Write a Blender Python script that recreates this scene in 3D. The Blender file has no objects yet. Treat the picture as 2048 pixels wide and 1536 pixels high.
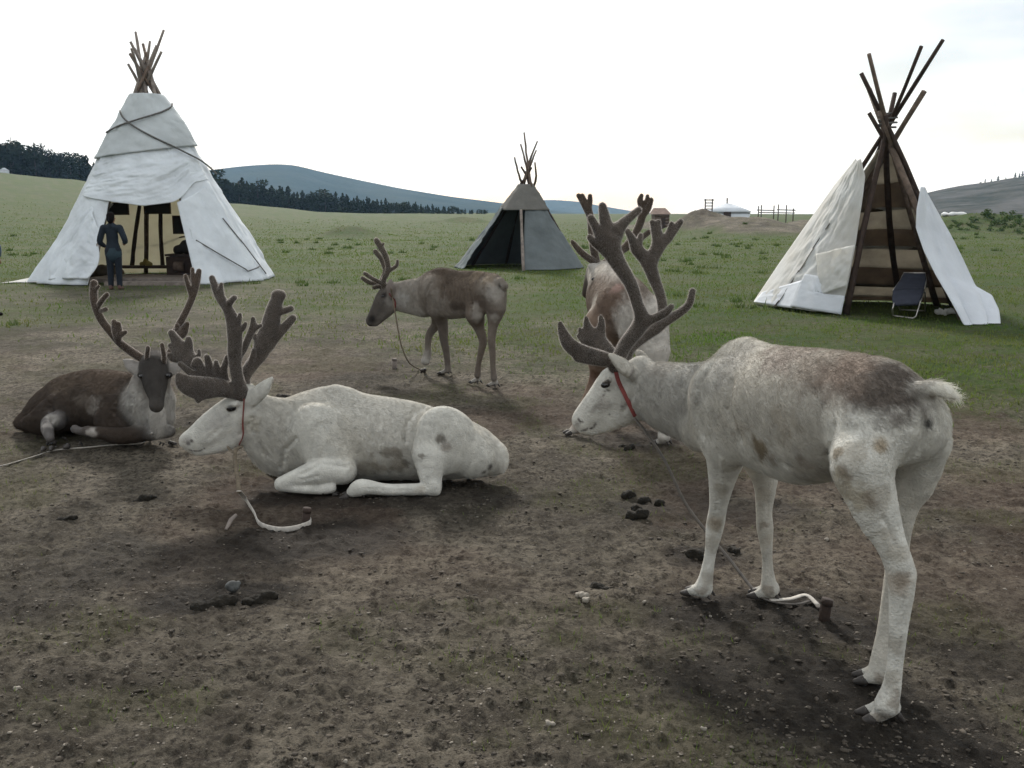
import bpy, math, random
import numpy as np
from mathutils import Vector
random.seed(7); RNG = np.random.default_rng(11)
S = bpy.context.scene
COL = S.collection
R = math.radians

# ---------------------------------------------------------------- camera
F = 1900.0; PITCH = R(10.1); CAMH = 1.6
CP, SP = math.cos(PITCH), math.sin(PITCH)
cam_d = bpy.data.cameras.new('camera'); cam = bpy.data.objects.new('camera', cam_d); COL.objects.link(cam)
cam.location = (0, 0, CAMH); cam.rotation_euler = (math.pi/2 - PITCH, 0, 0)
cam_d.sensor_width = 36.0; cam_d.lens = 36.0*F/2048.0; cam_d.clip_start = 0.05; cam_d.clip_end = 30000
S.camera = cam

# ---------------------------------------------------------------- sky, sun, exposure
SUN_EL, SUN_AZ = R(33), R(-12)          # azimuth from +Y, negative = to the left
world = bpy.data.worlds.new('World'); S.world = world; world.use_nodes = True
wn = world.node_tree.nodes; wl = world.node_tree.links; wn.clear()
w_out = wn.new('ShaderNodeOutputWorld')
w_sky = wn.new('ShaderNodeTexSky'); w_sky.sky_type = 'NISHITA'; w_sky.sun_disc = False
w_sky.sun_elevation = SUN_EL; w_sky.sun_rotation = SUN_AZ; w_sky.air_density = 1.0; w_sky.dust_density = 2.0
w_bg = wn.new('ShaderNodeBackground'); w_bg.inputs[1].default_value = 0.12
wl.new(w_sky.outputs[0], w_bg.inputs[0])
# overcast: a high white cloud deck with a few thin bluish openings
w_co = wn.new('ShaderNodeTexCoord')
w_mp = wn.new('ShaderNodeMapping'); w_mp.inputs['Scale'].default_value = (1.0, 1.0, 3.2); w_mp.inputs['Location'].default_value = (1.4, 1.6, 0.3)
wl.new(w_co.outputs['Generated'], w_mp.inputs['Vector'])
w_nz = wn.new('ShaderNodeTexNoise'); w_nz.inputs['Scale'].default_value = 2.1; w_nz.inputs['Detail'].default_value = 7; w_nz.inputs['Roughness'].default_value = 0.55
wl.new(w_mp.outputs[0], w_nz.inputs['Vector'])
w_rp = wn.new('ShaderNodeValToRGB'); w_rp.color_ramp.elements[0].position = 0.33; w_rp.color_ramp.elements[1].position = 0.50
w_rp.color_ramp.elements[0].color = (0.12, 0.12, 0.12, 1); w_rp.color_ramp.elements[1].color = (1, 1, 1, 1)
wl.new(w_nz.outputs['Fac'], w_rp.inputs[0])
w_cl = wn.new('ShaderNodeBackground'); w_cl.inputs[0].default_value = (0.95, 0.985, 1.0, 1); w_cl.inputs[1].default_value = 1.4
w_mx = wn.new('ShaderNodeMixShader')
wl.new(w_rp.outputs[0], w_mx.inputs[0]); wl.new(w_bg.outputs[0], w_mx.inputs[1]); wl.new(w_cl.outputs[0], w_mx.inputs[2])
wl.new(w_mx.outputs[0], w_out.inputs[0])
sun_d = bpy.data.lights.new('sun', 'SUN'); sun = bpy.data.objects.new('sun', sun_d); COL.objects.link(sun)
sun_d.energy = 5.0; sun_d.angle = R(8); sun_d.color = (1.0, 0.96, 0.9)
_sd = Vector((math.sin(SUN_AZ)*math.cos(SUN_EL), math.cos(SUN_AZ)*math.cos(SUN_EL), math.sin(SUN_EL)))
sun.rotation_euler = (-_sd).to_track_quat('-Z', 'Y').to_euler(); sun.location = (0, 0, 30)
S.view_settings.view_transform = 'Standard'; S.view_settings.look = 'None'
S.view_settings.exposure = -0.16; S.view_settings.gamma = 1.0
S.render.engine = 'CYCLES'
S.cycles.use_denoising = True
S.cycles.max_bounces = 6; S.cycles.diffuse_bounces = 3; S.cycles.transmission_bounces = 4; S.cycles.volume_bounces = 0
S.cycles.transparent_max_bounces = 6
S.cycles.sample_clamp_indirect = 6

# ---------------------------------------------------------------- picture points -> places
def ray(px, py):
    u = (px-1024.0)/F; v = (py-768.0)/F
    return np.array([u, CP - v*SP, -SP - v*CP])
def W(px, py, Y):
    d = ray(px, py); return np.array([0, 0, CAMH]) + d*(Y/d[1])
def G(px, py, z=0.0):
    d = ray(px, py); return np.array([0, 0, CAMH]) + d*((z-CAMH)/d[2])
def depth(p): return p[1]*CP - (p[2]-CAMH)*SP
def px2m(n, p): return n*depth(p)/F
def ground_y(Y): return 768 + F*math.tan(math.atan2(CAMH, Y)-PITCH)

# ---------------------------------------------------------------- noise
def _hash(ix, iy, iz, seed):
    h = (ix.astype(np.int64)*374761393 + iy.astype(np.int64)*668265263 + iz.astype(np.int64)*2147483647 + seed*974711) & 0xffffffff
    h = ((h ^ (h >> 13))*1274126177) & 0xffffffff
    h = ((h ^ (h >> 16))*2246822519) & 0xffffffff
    return ((h ^ (h >> 15)) & 0xffffff)/float(0xffffff)
def noise2(x, y, seed=0):
    ix = np.floor(x); iy = np.floor(y); fx = x-ix; fy = y-iy
    fx = fx*fx*fx*(fx*(fx*6-15)+10); fy = fy*fy*fy*(fy*(fy*6-15)+10); z = np.zeros_like(ix)
    a = _hash(ix, iy, z, seed); b = _hash(ix+1, iy, z, seed); c = _hash(ix, iy+1, z, seed); d = _hash(ix+1, iy+1, z, seed)
    return (a*(1-fx)+b*fx)*(1-fy) + (c*(1-fx)+d*fx)*fy
def fbm2(x, y, oct=4, seed=0, gain=0.5):
    s = 0; a = 1; t = 0
    for o in range(oct):
        s = s + a*noise2(x*(2.03**o)+o*17.3, y*(2.03**o)-o*9.1, seed+o*31); t += a; a *= gain
    return s/t
def noise3(p, seed=0):
    i = np.floor(p); f = p-i; f = f*f*(3-2*f); r = 0
    for dx in (0, 1):
        for dy in (0, 1):
            for dz in (0, 1):
                w = (f[:, 0] if dx else 1-f[:, 0])*(f[:, 1] if dy else 1-f[:, 1])*(f[:, 2] if dz else 1-f[:, 2])
                r = r + w*_hash(i[:, 0]+dx, i[:, 1]+dy, i[:, 2]+dz, seed)
    return r
def fbm3(p, oct=3, seed=0):
    s = 0; a = 1; t = 0
    for o in range(oct):
        s = s + a*noise3(p*(2.03**o)+o*13.7, seed+o*31); t += a; a *= 0.5
    return s/t
def sstep(a, b, x):
    t = np.clip((x-a)/(b-a), 0, 1); return t*t*(3-2*t)

# ---------------------------------------------------------------- objects
def tag(o, label=None, cat=None, group=None, kind=None):
    if label: o['label'] = label
    if cat: o['category'] = cat
    if group: o['group'] = group
    if kind: o['kind'] = kind
    return o
def empty(name, loc=(0, 0, 0), label=None, cat=None, group=None, rz=0):
    o = bpy.data.objects.new(name, None); COL.objects.link(o); o.location = tuple(map(float, loc)); o.rotation_euler = (0, 0, rz)
    o.empty_display_size = 0.1
    return tag(o, label, cat, group)
def np_mesh(name, v, faces, mat=None, smooth=True, col=None, attrs=None):
    """faces: (N,3) or (N,4) int array, or a python list of index tuples"""
    me = bpy.data.meshes.new(name)
    if isinstance(faces, np.ndarray):
        n, k = faces.shape; v = np.asarray(v, np.float32)
        me.vertices.add(len(v)); me.vertices.foreach_set('co', v.ravel())
        me.loops.add(n*k); me.loops.foreach_set('vertex_index', faces.astype(np.int32).ravel())
        me.polygons.add(n); me.polygons.foreach_set('loop_start', np.arange(0, n*k, k, dtype=np.int32))
        me.update(calc_edges=True)
    else:
        me.from_pydata([tuple(map(float, q)) for q in v], [], faces); me.update()
    me.validate()
    if smooth: me.polygons.foreach_set('use_smooth', np.ones(len(me.polygons), bool))
    if col is not None:
        a = me.attributes.new('col', 'FLOAT_COLOR', 'POINT'); c = np.ones((len(me.vertices), 4), np.float32); c[:, :3] = col; a.data.foreach_set('color', c.ravel())
    for k2, arr in (attrs or {}).items():
        a = me.attributes.new(k2, 'FLOAT', 'POINT'); a.data.foreach_set('value', np.asarray(arr, np.float32))
    if mat: me.materials.append(mat)
    return me
def link(name, me, parent=None, loc=None):
    o = bpy.data.objects.new(name, me); COL.objects.link(o)
    if parent is not None:
        o.parent = parent
    if loc is not None: o.location = tuple(map(float, loc))
    return o
def place(name, v, faces, mat, parent=None, smooth=True, col=None, base=None, attrs=None):
    """mesh given in world coordinates; its object sits at its own base (or the parent's)"""
    v = np.asarray(v, float)
    off = np.array(parent.location) if parent is not None else np.zeros(3)
    if parent is not None and parent.parent is not None: off = off + np.array(parent.parent.location)
    if base is None: base = np.array([v[:, 0].mean(), v[:, 1].mean(), v[:, 2].min()])
    me = np_mesh(name, v-base, faces, mat, smooth, col, attrs)
    return link(name, me, parent, base-off)

class MB:
    """collects simple solids as one mesh"""
    def __init__(s): s.v = []; s.f = []
    def add(s, v, f):
        n = sum(len(a) for a in s.v); s.v.append(np.asarray(v, float)); s.f += [tuple(i+n for i in q) for q in f]; return s
    def box(s, c, size, rz=0.0, ax=None):
        c = np.asarray(c, float); h = np.asarray(size, float)/2
        if ax is None: ax = np.array([[math.cos(rz), math.sin(rz), 0], [-math.sin(rz), math.cos(rz), 0], [0, 0, 1]])
        v = [c + ax[0]*h[0]*i + ax[1]*h[1]*j + ax[2]*h[2]*k for i in (-1, 1) for j in (-1, 1) for k in (-1, 1)]
        return s.add(v, [(0, 1, 3, 2), (4, 6, 7, 5), (0, 4, 5, 1), (2, 3, 7, 6), (0, 2, 6, 4), (1, 5, 7, 3)])
    def tube(s, pts, rad, n=8, cap=True, flat=1.0, seed=None):
        pts = [np.asarray(p, float) for p in pts]; m = len(pts)
        rad = [rad]*m if np.isscalar(rad) else list(rad); v = []; ref = None
        for i, p in enumerate(pts):
            t = pts[min(i+1, m-1)]-pts[max(i-1, 0)]; t = t/(np.linalg.norm(t)+1e-9)
            if ref is None: ref = np.array([0, 0, 1.0]) if abs(t[2]) < 0.9 else np.array([1.0, 0, 0])
            a = ref - t*ref.dot(t); a /= np.linalg.norm(a)+1e-9; ref = a; b = np.cross(t, a)
            for k in range(n):
                q = 2*math.pi*k/n
                v.append(p + (a*math.cos(q)*flat + b*math.sin(q))*rad[i])
        f = [(i*n+k, i*n+(k+1) % n, (i+1)*n+(k+1) % n, (i+1)*n+k) for i in range(m-1) for k in range(n)]
        if cap: f += [tuple(range(n-1, -1, -1)), tuple((m-1)*n+k for k in range(n))]
        return s.add(v, f)
    def build(s, name, mat, parent=None, smooth=False, base=None, col=None):
        return place(name, np.concatenate(s.v), s.f, mat, parent, smooth, col, base)

# ---------------------------------------------------------------- implicit shapes -> one continuous skin
class Field:
    def __init__(s, vox): s.vox = vox; s.p = []; s.g = 0
    def cone(s, a, b, ra, rb, k=0.03, lat=None, sc=1.0, col=None, fur=0.012, sub=False, lat2=None, sc2=1.0):
        s.p.append(dict(a=np.asarray(a, float), b=np.asarray(b, float), ra=ra, rb=rb, k=k, lat=None if lat is None else np.asarray(lat, float)/np.linalg.norm(lat),
                        sc=sc, col=col, fur=fur, sub=sub, lat2=None if lat2 is None else np.asarray(lat2, float)/np.linalg.norm(lat2), sc2=sc2))
    def chain(s, pts, k=0.03, lat=None, sc=1.0, col=None, fur=0.012, rpx=True, **kw):
        """pts: (px, py, Y, radius in picture units) or ((x,y,z), radius)"""
        q = []
        for t in pts:
            if len(t) == 2: q.append((np.asarray(t[0], float), t[1]))
            else:
                p = W(t[0], t[1], t[2]); q.append((p, px2m(t[3], p)))
        if len(q) == 1: q = q*2
        if len(q) > 2:
            P = np.array([np.append(a, r) for a, r in q]); E = np.concatenate([[2*P[0]-P[1]], P, [2*P[-1]-P[-2]]]); o = []
            for i in range(1, len(E)-2):
                for t in (0.0, 1/3., 2/3.):
                    p0, p1, p2, p3 = E[i-1:i+3]; o.append(0.5*(2*p1+(p2-p0)*t+(2*p0-5*p1+4*p2-p3)*t*t+(3*p1-p0-3*p2+p3)*t**3))
            o.append(P[-1]); q2 = [(x[:3], max(float(x[3]), 1e-4)) for x in o]
        else: q2 = q
        s.g += 1
        for (a, ra), (b, rb) in zip(q2[:-1], q2[1:]): s.cone(a, b, ra, rb, k, lat, sc, col, fur, **kw); s.p[-1]['g'] = s.g
        return q
    @staticmethod
    def dist(P, q):
        ab = q['b']-q['a']; L = ab.dot(ab)
        d = P-q['a']
        t = np.clip((d@ab)/L, 0, 1) if L > 1e-12 else np.zeros(d.shape[:-1])
        d = d - t[..., None]*ab
        r = q['ra']+(q['rb']-q['ra'])*t
        if q['lat'] is not None:
            l = d@q['lat']; d = d + (l*(1/q['sc']-1))[..., None]*q['lat']
            if q['lat2'] is not None:
                l = d@q['lat2']; d = d + (l*(1/q['sc2']-1))[..., None]*q['lat2']
            return (np.sqrt((d*d).sum(-1))-r)*min(1.0, math.sqrt(q['sc']*(q['sc2'] if q['lat2'] is not None else 1)))
        return np.sqrt((d*d).sum(-1))-r
    def mesh(s, smooth=1):
        h = s.vox
        lo = np.min([np.minimum(q['a']-q['ra']*max(1, q['sc'], q['sc2']), q['b']-q['rb']*max(1, q['sc'], q['sc2'])) for q in s.p if not q['sub']], axis=0)-3*h
        hi = np.max([np.maximum(q['a']+q['ra']*max(1, q['sc'], q['sc2']), q['b']+q['rb']*max(1, q['sc'], q['sc2'])) for q in s.p if not q['sub']], axis=0)+3*h
        n = np.ceil((hi-lo)/h).astype(int)+1
        D = np.full(n, 0.2, np.float32)
        ax = [lo[i]+h*np.arange(n[i]) for i in range(3)]
        groups = {}
        for i, q in enumerate(s.p): groups.setdefault(q.get('g', -1-i), []).append(q)
        for Q in groups.values():
            k = max(Q[0]['k'], 1e-5)
            ms = [max(q['ra'], q['rb'])*max(1, q['sc'], q['sc2'])+k+2*h for q in Q]
            A = np.clip(np.floor((np.min([np.minimum(q['a'], q['b'])-m for q, m in zip(Q, ms)], axis=0)-lo)/h).astype(int), 0, n-1)
            B = np.clip(np.ceil((np.max([np.maximum(q['a'], q['b'])+m for q, m in zip(Q, ms)], axis=0)-lo)/h).astype(int)+1, 1, n)
            if np.any(B <= A): continue
            E = np.full(B-A, 1.0, np.float32)
            for q, m in zip(Q, ms):
                a = np.clip(np.floor((np.minimum(q['a'], q['b'])-m-lo)/h).astype(int), A, B-1); b = np.clip(np.ceil((np.maximum(q['a'], q['b'])+m-lo)/h).astype(int)+1, A+1, B)
                X, Y, Z = np.meshgrid(ax[0][a[0]:b[0]], ax[1][a[1]:b[1]], ax[2][a[2]:b[2]], indexing='ij')
                d = s.dist(np.stack([X, Y, Z], -1), q)
                sl = tuple(slice(a[i]-A[i], b[i]-A[i]) for i in range(3)); E[sl] = np.minimum(E[sl], d)
            sl = tuple(slice(A[i], B[i]) for i in range(3)); c = D[sl]
            if Q[0]['sub']: D[sl] = np.maximum(c, -E) + (np.maximum(k-np.abs(c+E), 0)**2)/(4*k)
            else: D[sl] = np.minimum(c, E) - (np.maximum(k-np.abs(c-E), 0)**2)/(4*k)
        v, f = surface_nets(D, lo, h)
        if smooth: v = relax(v, f, smooth)
        return v, f
    def paint(s, v, default=(0.5, 0.5, 0.5), tau=0.02):
        num = np.zeros((len(v), 3)); fur = np.zeros(len(v)); den = np.zeros(len(v))+1e-9
        for q in s.p:
            if q['sub'] or q['col'] is None: continue
            w = np.exp(-np.clip(s.dist(v, q), -0.03, 1)/tau); num += w[:, None]*np.asarray(q['col']); fur += w*q['fur']; den += w
        return num/den[:, None], fur/den
def surface_nets(D, lo, h):
    ins = D < 0
    n = np.array(D.shape)
    c = [ins[i:n[0]-1+i, j:n[1]-1+j, k:n[2]-1+k] for i in (0, 1) for j in (0, 1) for k in (0, 1)]
    sm = sum(x.astype(np.int8) for x in c); act = (sm > 0) & (sm < 8)
    idx = np.full(act.shape, -1, np.int64); I = np.argwhere(act); idx[act] = np.arange(len(I))
    acc = np.zeros((len(I), 3)); cnt = np.zeros(len(I))
    off = [(i, j, k) for i in (0, 1) for j in (0, 1) for k in (0, 1)]
    for a in range(8):
        for b in range(a+1, 8):
            if sum(abs(off[a][i]-off[b][i]) for i in range(3)) != 1: continue
            da = D[I[:, 0]+off[a][0], I[:, 1]+off[a][1], I[:, 2]+off[a][2]].astype(float); db = D[I[:, 0]+off[b][0], I[:, 1]+off[b][1], I[:, 2]+off[b][2]].astype(float)
            m = (da < 0) != (db < 0); t = np.where(m, da/np.where(m, da-db, 1), 0)
            acc += np.where(m[:, None], np.array(off[a])+(np.array(off[b])-np.array(off[a]))*t[:, None], 0); cnt += m
    v = lo + h*(I+acc/cnt[:, None])
    quads = []
    for ax in range(3):
        o = [1, 1, 1]; u, w = [(1, 2), (2, 0), (0, 1)][ax]
        sl0 = [slice(1, n[i]-1) for i in range(3)]; sl0[ax] = slice(0, n[ax]-1); sl1 = list(sl0); sl1[ax] = slice(1, n[ax])
        A = ins[tuple(sl0)]; B = ins[tuple(sl1)]
        for flip, M in ((False, A & ~B), (True, ~A & B)):
            e = np.argwhere(M)
            if not len(e): continue
            e = e + np.array([0 if i == ax else 1 for i in range(3)])
            du = np.zeros(3, int); du[u] = 1; dw = np.zeros(3, int); dw[w] = 1
            g = lambda q: idx[q[:, 0], q[:, 1], q[:, 2]]
            Q = np.stack([g(e-du-dw), g(e-dw), g(e), g(e-du)], 1)
            quads.append(Q[:, ::-1] if flip else Q)
    return v, np.concatenate(quads)
def relax(v, f, it=1, lam=0.5):
    for _ in range(it):
        s = np.zeros_like(v); c = np.zeros(len(v))
        for a, b in ((0, 1), (1, 2), (2, 3), (3, 0)):
            for i, j in ((a, b), (b, a)):
                np.add.at(s, f[:, i], v[f[:, j]]); np.add.at(c, f[:, i], 1)
        v = v+(s/c[:, None]-v)*lam
    return v
def pick(v, px, py):
    """the point of a skin that shows at a picture point"""
    dp = v[:, 1]*CP-(v[:, 2]-CAMH)*SP; up = v[:, 1]*SP+(v[:, 2]-CAMH)*CP
    e = np.hypot(1024+F*v[:, 0]/dp-px, 768-F*up/dp-py)
    ok = np.where(e < max(5.0, e.min()+3))[0]
    return v[ok[np.argmin(dp[ok])]]
def vnormals(v, f):
    n = np.zeros_like(v); fn = np.cross(v[f[:, 2]]-v[f[:, 0]], v[f[:, 3]]-v[f[:, 1]] if f.shape[1] == 4 else v[f[:, 2]]-v[f[:, 1]])
    for k in range(f.shape[1]): np.add.at(n, f[:, k], fn)
    return n/(np.linalg.norm(n, axis=1)[:, None]+1e-12)

def make_fur(name, v, f, col, fur, density, mat, parent, off, comb=None, radius=0.0006, lift=0.55, seed=1, wild=0.35, npt=4, maxn=120000):
    """short hairs rooted on the skin, laid along `comb`"""
    rg = np.random.default_rng(seed)
    a, b, c, d = (v[f[:, i]] for i in range(4))
    area = 0.5*np.linalg.norm(np.cross(c-a, d-b), axis=1)*(fur[f[:, 0]] > 0.0005)
    N = int(min(maxn, area.sum()*density)); fi = rg.choice(len(f), N, p=area/area.sum())
    s = rg.random(N)[:, None]; t = rg.random(N)[:, None]
    w = [(1-s)*(1-t), s*(1-t), s*t, (1-s)*t]; q = f[fi]
    nrm = vnormals(v, f)
    P = sum(w[i]*v[q[:, i]] for i in range(4)); n = sum(w[i]*nrm[q[:, i]] for i in range(4)); n /= np.linalg.norm(n, axis=1)[:, None]+1e-9
    C = sum(w[i]*col[q[:, i]] for i in range(4)); L = (sum(w[i][:, 0]*fur[q[:, i]] for i in range(4)))*(0.6+0.7*rg.random(N))
    cb = np.tile(np.array([0, 0, -1.0]) if comb is None else np.asarray(comb, float), (N, 1)) if (comb is None or np.ndim(comb) == 1) else sum(w[i]*comb[q[:, i]] for i in range(4))
    clump = np.stack([fbm3(P*28, 2, 71+i)-0.5 for i in range(3)], 1)*2.4
    cb = cb + rg.normal(0, wild, (N, 3)) + clump*wild*2
    cb -= n*(cb*n).sum(1)[:, None]; cb /= np.linalg.norm(cb, axis=1)[:, None]+1e-9
    dirn = n*lift+cb; dirn /= np.linalg.norm(dirn, axis=1)[:, None]
    u = np.linspace(0, 1, npt)
    pts = P[:, None, :] - n[:, None, :]*0.001 + dirn[:, None, :]*(L[:, None]*u)[..., None] + cb[:, None, :]*(L[:, None]*0.25*u**2)[..., None]
    cu = bpy.data.hair_curves.new(name); cu.add_curves([npt]*N)
    cu.attributes['position'].data.foreach_set('vector', (pts-off).astype(np.float32).ravel()) if 'position' in cu.attributes else None
    ra = cu.attributes.get('radius') or cu.attributes.new('radius', 'FLOAT', 'POINT')
    ra.data.foreach_set('value', np.tile((radius*(1-0.8*u)).astype(np.float32), N))
    ca = cu.attributes.new('col', 'FLOAT_COLOR', 'CURVE'); cc = np.ones((N, 4), np.float32); cc[:, :3] = np.clip(C*((0.96+0.08*rg.random(N))*(0.72+0.56*fbm3(P*np.array([55, 55, 38.0]), 2, 99)))[:, None], 0, 1); ca.data.foreach_set('color', cc.ravel())
    cu.materials.append(mat)
    o = bpy.data.objects.new(name, cu); COL.objects.link(o); o.parent = parent; o['kind'] = 'stuff'
    return o

# ---------------------------------------------------------------- materials
def mat(name, col=(0.5, 0.5, 0.5), rough=0.8, attr=None, noise=0.0, nscale=8.0, bump=0.0, bscale=40.0, spec=0.3, trans=0.0, tcol=None, metal=0.0, col2=None, obj=True, ndet=5):
    m = bpy.data.materials.new(name); m.use_nodes = True; nt = m.node_tree; N = nt.nodes; Lk = nt.links
    b = N['Principled BSDF']; b.inputs['Roughness'].default_value = rough; b.inputs['Specular IOR Level'].default_value = spec; b.inputs['Metallic'].default_value = metal
    co = N.new('ShaderNodeTexCoord'); src = co.outputs['Object']
    if attr:
        a = N.new('ShaderNodeAttribute'); a.attribute_name = attr; cs = a.outputs['Color']
    else:
        a = N.new('ShaderNodeRGB'); a.outputs[0].default_value = (*col, 1); cs = a.outputs[0]
    if noise > 0 or col2:
        nz = N.new('ShaderNodeTexNoise'); nz.inputs['Scale'].default_value = nscale; nz.inputs['Detail'].default_value = ndet; nz.inputs['Roughness'].default_value = 0.62; Lk.new(src, nz.inputs['Vector'])
        mr = N.new('ShaderNodeMapRange'); mr.inputs['From Min'].default_value = 0.32; mr.inputs['From Max'].default_value = 0.68
        Lk.new(nz.outputs['Fac'], mr.inputs['Value'])
        if col2:
            mx = N.new('ShaderNodeMix'); mx.data_type = 'RGBA'; Lk.new(mr.outputs[0], mx.inputs['Factor']); Lk.new(cs, mx.inputs['A']); mx.inputs['B'].default_value = (*col2, 1); cs = mx.outputs['Result']
        else:
            mr.inputs['To Min'].default_value = 1-noise; mr.inputs['To Max'].default_value = 1+noise
            mx = N.new('ShaderNodeMix'); mx.data_type = 'RGBA'; mx.blend_type = 'MULTIPLY'; mx.inputs['Factor'].default_value = 1
            Lk.new(cs, mx.inputs['A']); Lk.new(mr.outputs[0], mx.inputs['B']); cs = mx.outputs['Result']
    Lk.new(cs, b.inputs['Base Color'])
    if bump > 0:
        nb = N.new('ShaderNodeTexNoise'); nb.inputs['Scale'].default_value = bscale; nb.inputs['Detail'].default_value = 6; Lk.new(src, nb.inputs['Vector'])
        bp = N.new('ShaderNodeBump'); bp.inputs['Strength'].default_value = 1.0; bp.inputs['Distance'].default_value = bump; Lk.new(nb.outputs['Fac'], bp.inputs['Height']); Lk.new(bp.outputs[0], b.inputs['Normal'])
    if trans > 0:
        tr = N.new('ShaderNodeBsdfTranslucent'); ms = N.new('ShaderNodeMixShader'); ms.inputs[0].default_value = trans
        if tcol: tr.inputs[0].default_value = (*tcol, 1)
        else: Lk.new(cs, tr.inputs[0])
        Lk.new(b.outputs[0], ms.inputs[1]); Lk.new(tr.outputs[0], ms.inputs[2]); Lk.new(ms.outputs[0], N['Material Output'].inputs['Surface'])
    return m
M = {}
M['coat'] = mat('coat', attr='col', rough=0.85, noise=0.14, nscale=22, bump=0.006, bscale=110, spec=0.12)
M['hair'] = mat('hair', attr='col', rough=0.7, spec=0.15, trans=0.35)
M['velvet'] = mat('velvet', attr='col', rough=0.95, noise=0.2, nscale=25, bump=0.003, bscale=150, spec=0.1)
M['fuzz'] = mat('fuzz', attr='col', rough=0.8, spec=0.1, trans=0.7)
M['eye'] = mat('eye', (0.006, 0.005, 0.005), rough=0.08, spec=0.6)
M['hoof'] = mat('hoof', (0.035, 0.03, 0.027), rough=0.55, noise=0.3, nscale=40, bump=0.002, bscale=80)
M['wood'] = mat('wood', (0.13, 0.095, 0.075), rough=0.85, noise=0.4, nscale=9, bump=0.01, bscale=30)
M['wood_dark'] = mat('wood_dark', (0.045, 0.03, 0.024), rough=0.85, noise=0.4, nscale=9, bump=0.01, bscale=30)
M['wood_grey'] = mat('wood_grey', (0.2, 0.17, 0.15), rough=0.9, noise=0.35, nscale=9, bump=0.01, bscale=30)
# ================================================================ the land
MN = 768 - F*math.tan(PITCH)      # picture row of the level horizon
_tp = np.array([-1500, -400, 0, 86, 172, 455, 575, 638, 728, 947, 1100, 1700, 2048, 3000])
_ty = np.array([345, 352, 359.5, 367, 372, 408, 417.6, 424, 427, 428, 430, 431, 436, 436])
def tree_line_z(az, r=330.0):
    px = 1024+F*np.tan(np.clip(az, -1.2, 1.2)); return CAMH+(MN-np.interp(px, _tp, _ty))/F*r*1.02
MOUNDS = []       # (x, y, rx, ry, height)
def mound(px0, px1, py_base, py_top, ry=6.0):
    a = G(px0, py_base); b = G(px1, py_base); c = (a+b)/2; t = W((px0+px1)/2, py_top, c[1]+ry*0.4)
    MOUNDS.append((c[0], c[1]+ry*0.6, (b[0]-a[0])/2*1.15, ry, max(0.2, t[2]))); return MOUNDS[-1]
DIRT_MOUNDS = [(1365, 1480, 471, 450, 7), (1440, 1650, 474, 438, 9), (1250, 1400, 462, 447, 6), (1570, 1720, 468, 444, 7)]
GRASS_MOUNDS = [(520, 655, 437, 411, 7), (630, 760, 476, 450, 3.2), (860, 990, 452, 433, 6), (1800, 2200, 470, 434, 9), (680, 880, 446, 436, 5), (1330, 1440, 470, 450, 3)]
for q in DIRT_MOUNDS: mound(*q)
_nd = len(MOUNDS)
for q in GRASS_MOUNDS: mound(*q)
def land_z(x, y, fine=True):
    x = np.asarray(x, float); y = np.asarray(y, float)
    r = np.hypot(x, y); az = np.arctan2(x, np.maximum(y, 1e-6))
    az = np.where(y < 0, np.sign(x)*1.2, az)
    zt = tree_line_z(az)
    z = zt*sstep(28, 330, r)*np.clip(r/330, 0, 1)**0.25 + np.where(r > 330, zt/330*(r-330)*0.9*np.exp(-np.clip(r-330, 0, 4000)/500), 0)
    z = z + (fbm2(x/9+3, y/9, 3, 5)-0.5)*0.5*sstep(24, 70, r)
    for mx, my, rx, ry, hh in MOUNDS:
        e = ((x-mx)/rx)**2+((y-my)/ry)**2
        z = z + hh*np.exp(-e*1.6)*(0.75+0.5*fbm2(x/2.2, y/2.2, 3, 9))
    if fine:
        k = 1-sstep(9, 26, r)
        z = z + k*((fbm2(x*1.3, y*1.3, 3, 21)-0.5)*0.035)
        cl = fbm2(x*9, y*9, 4, 33, 0.55)
        z = z + k*(np.maximum(cl-0.5, 0)*0.06 - np.maximum(0.42-cl, 0)*0.05)
        lump = fbm2(x*26, y*26, 3, 55, 0.6)
        z = z + k*(np.maximum(lump-0.5, 0)*0.05) - k*0.013
    return z
def masks(x, y):
    r = np.hypot(x, y); az = np.arctan2(x, np.maximum(y, 0.01))
    edge = 11.0 - 2.2*np.clip(az/0.5, -1, 1)*1.6 + (fbm2(x*0.35, y*0.35, 4, 91)-0.5)*9
    g = sstep(-2.0, 5.5, r-edge)
    g = g*(0.72+0.28*sstep(0.35, 0.6, fbm2(x*0.9, y*0.9, 4, 17)))
    # worn path before the left tent
    wx, wy = G(260, 590)[:2]
    g = g*(1-0.75*np.exp(-(((x-wx)/4.6)**2+((y-wy)/3.4)**2)))
    for i, (mx, my, rx, ry, hh) in enumerate(MOUNDS[:_nd]):
        e = ((x-mx)/rx)**2+((y-my)/ry)**2; g = g*(1-0.95*sstep(1.5, 0.7, e+(fbm2(x/3, y/3, 3, 3)-0.5)*0.9))
    wet_and_shade = np.zeros_like(r)  # damp soil, plus reindeer shadows painted into the same mask
    for px, py, sx, sy, a in WET_AND_SHADE:
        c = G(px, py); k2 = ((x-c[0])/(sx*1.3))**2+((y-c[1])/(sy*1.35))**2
        wet_and_shade = np.maximum(wet_and_shade, a*sstep(1.25, 0.15, k2+(fbm2(x*3.5, y*3.5, 4, 7)-0.5)*1.5))
    red = sstep(0.46, 0.66, fbm2(x*0.8+4, y*0.8, 4, 41))*sstep(3.3, 5.0, r)*sstep(14, 9, r)
    moss = sstep(0.50, 0.68, fbm2(x*1.7, y*1.7, 4, 63))*(1-wet_and_shade)
    return g, wet_and_shade, red, moss
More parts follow.
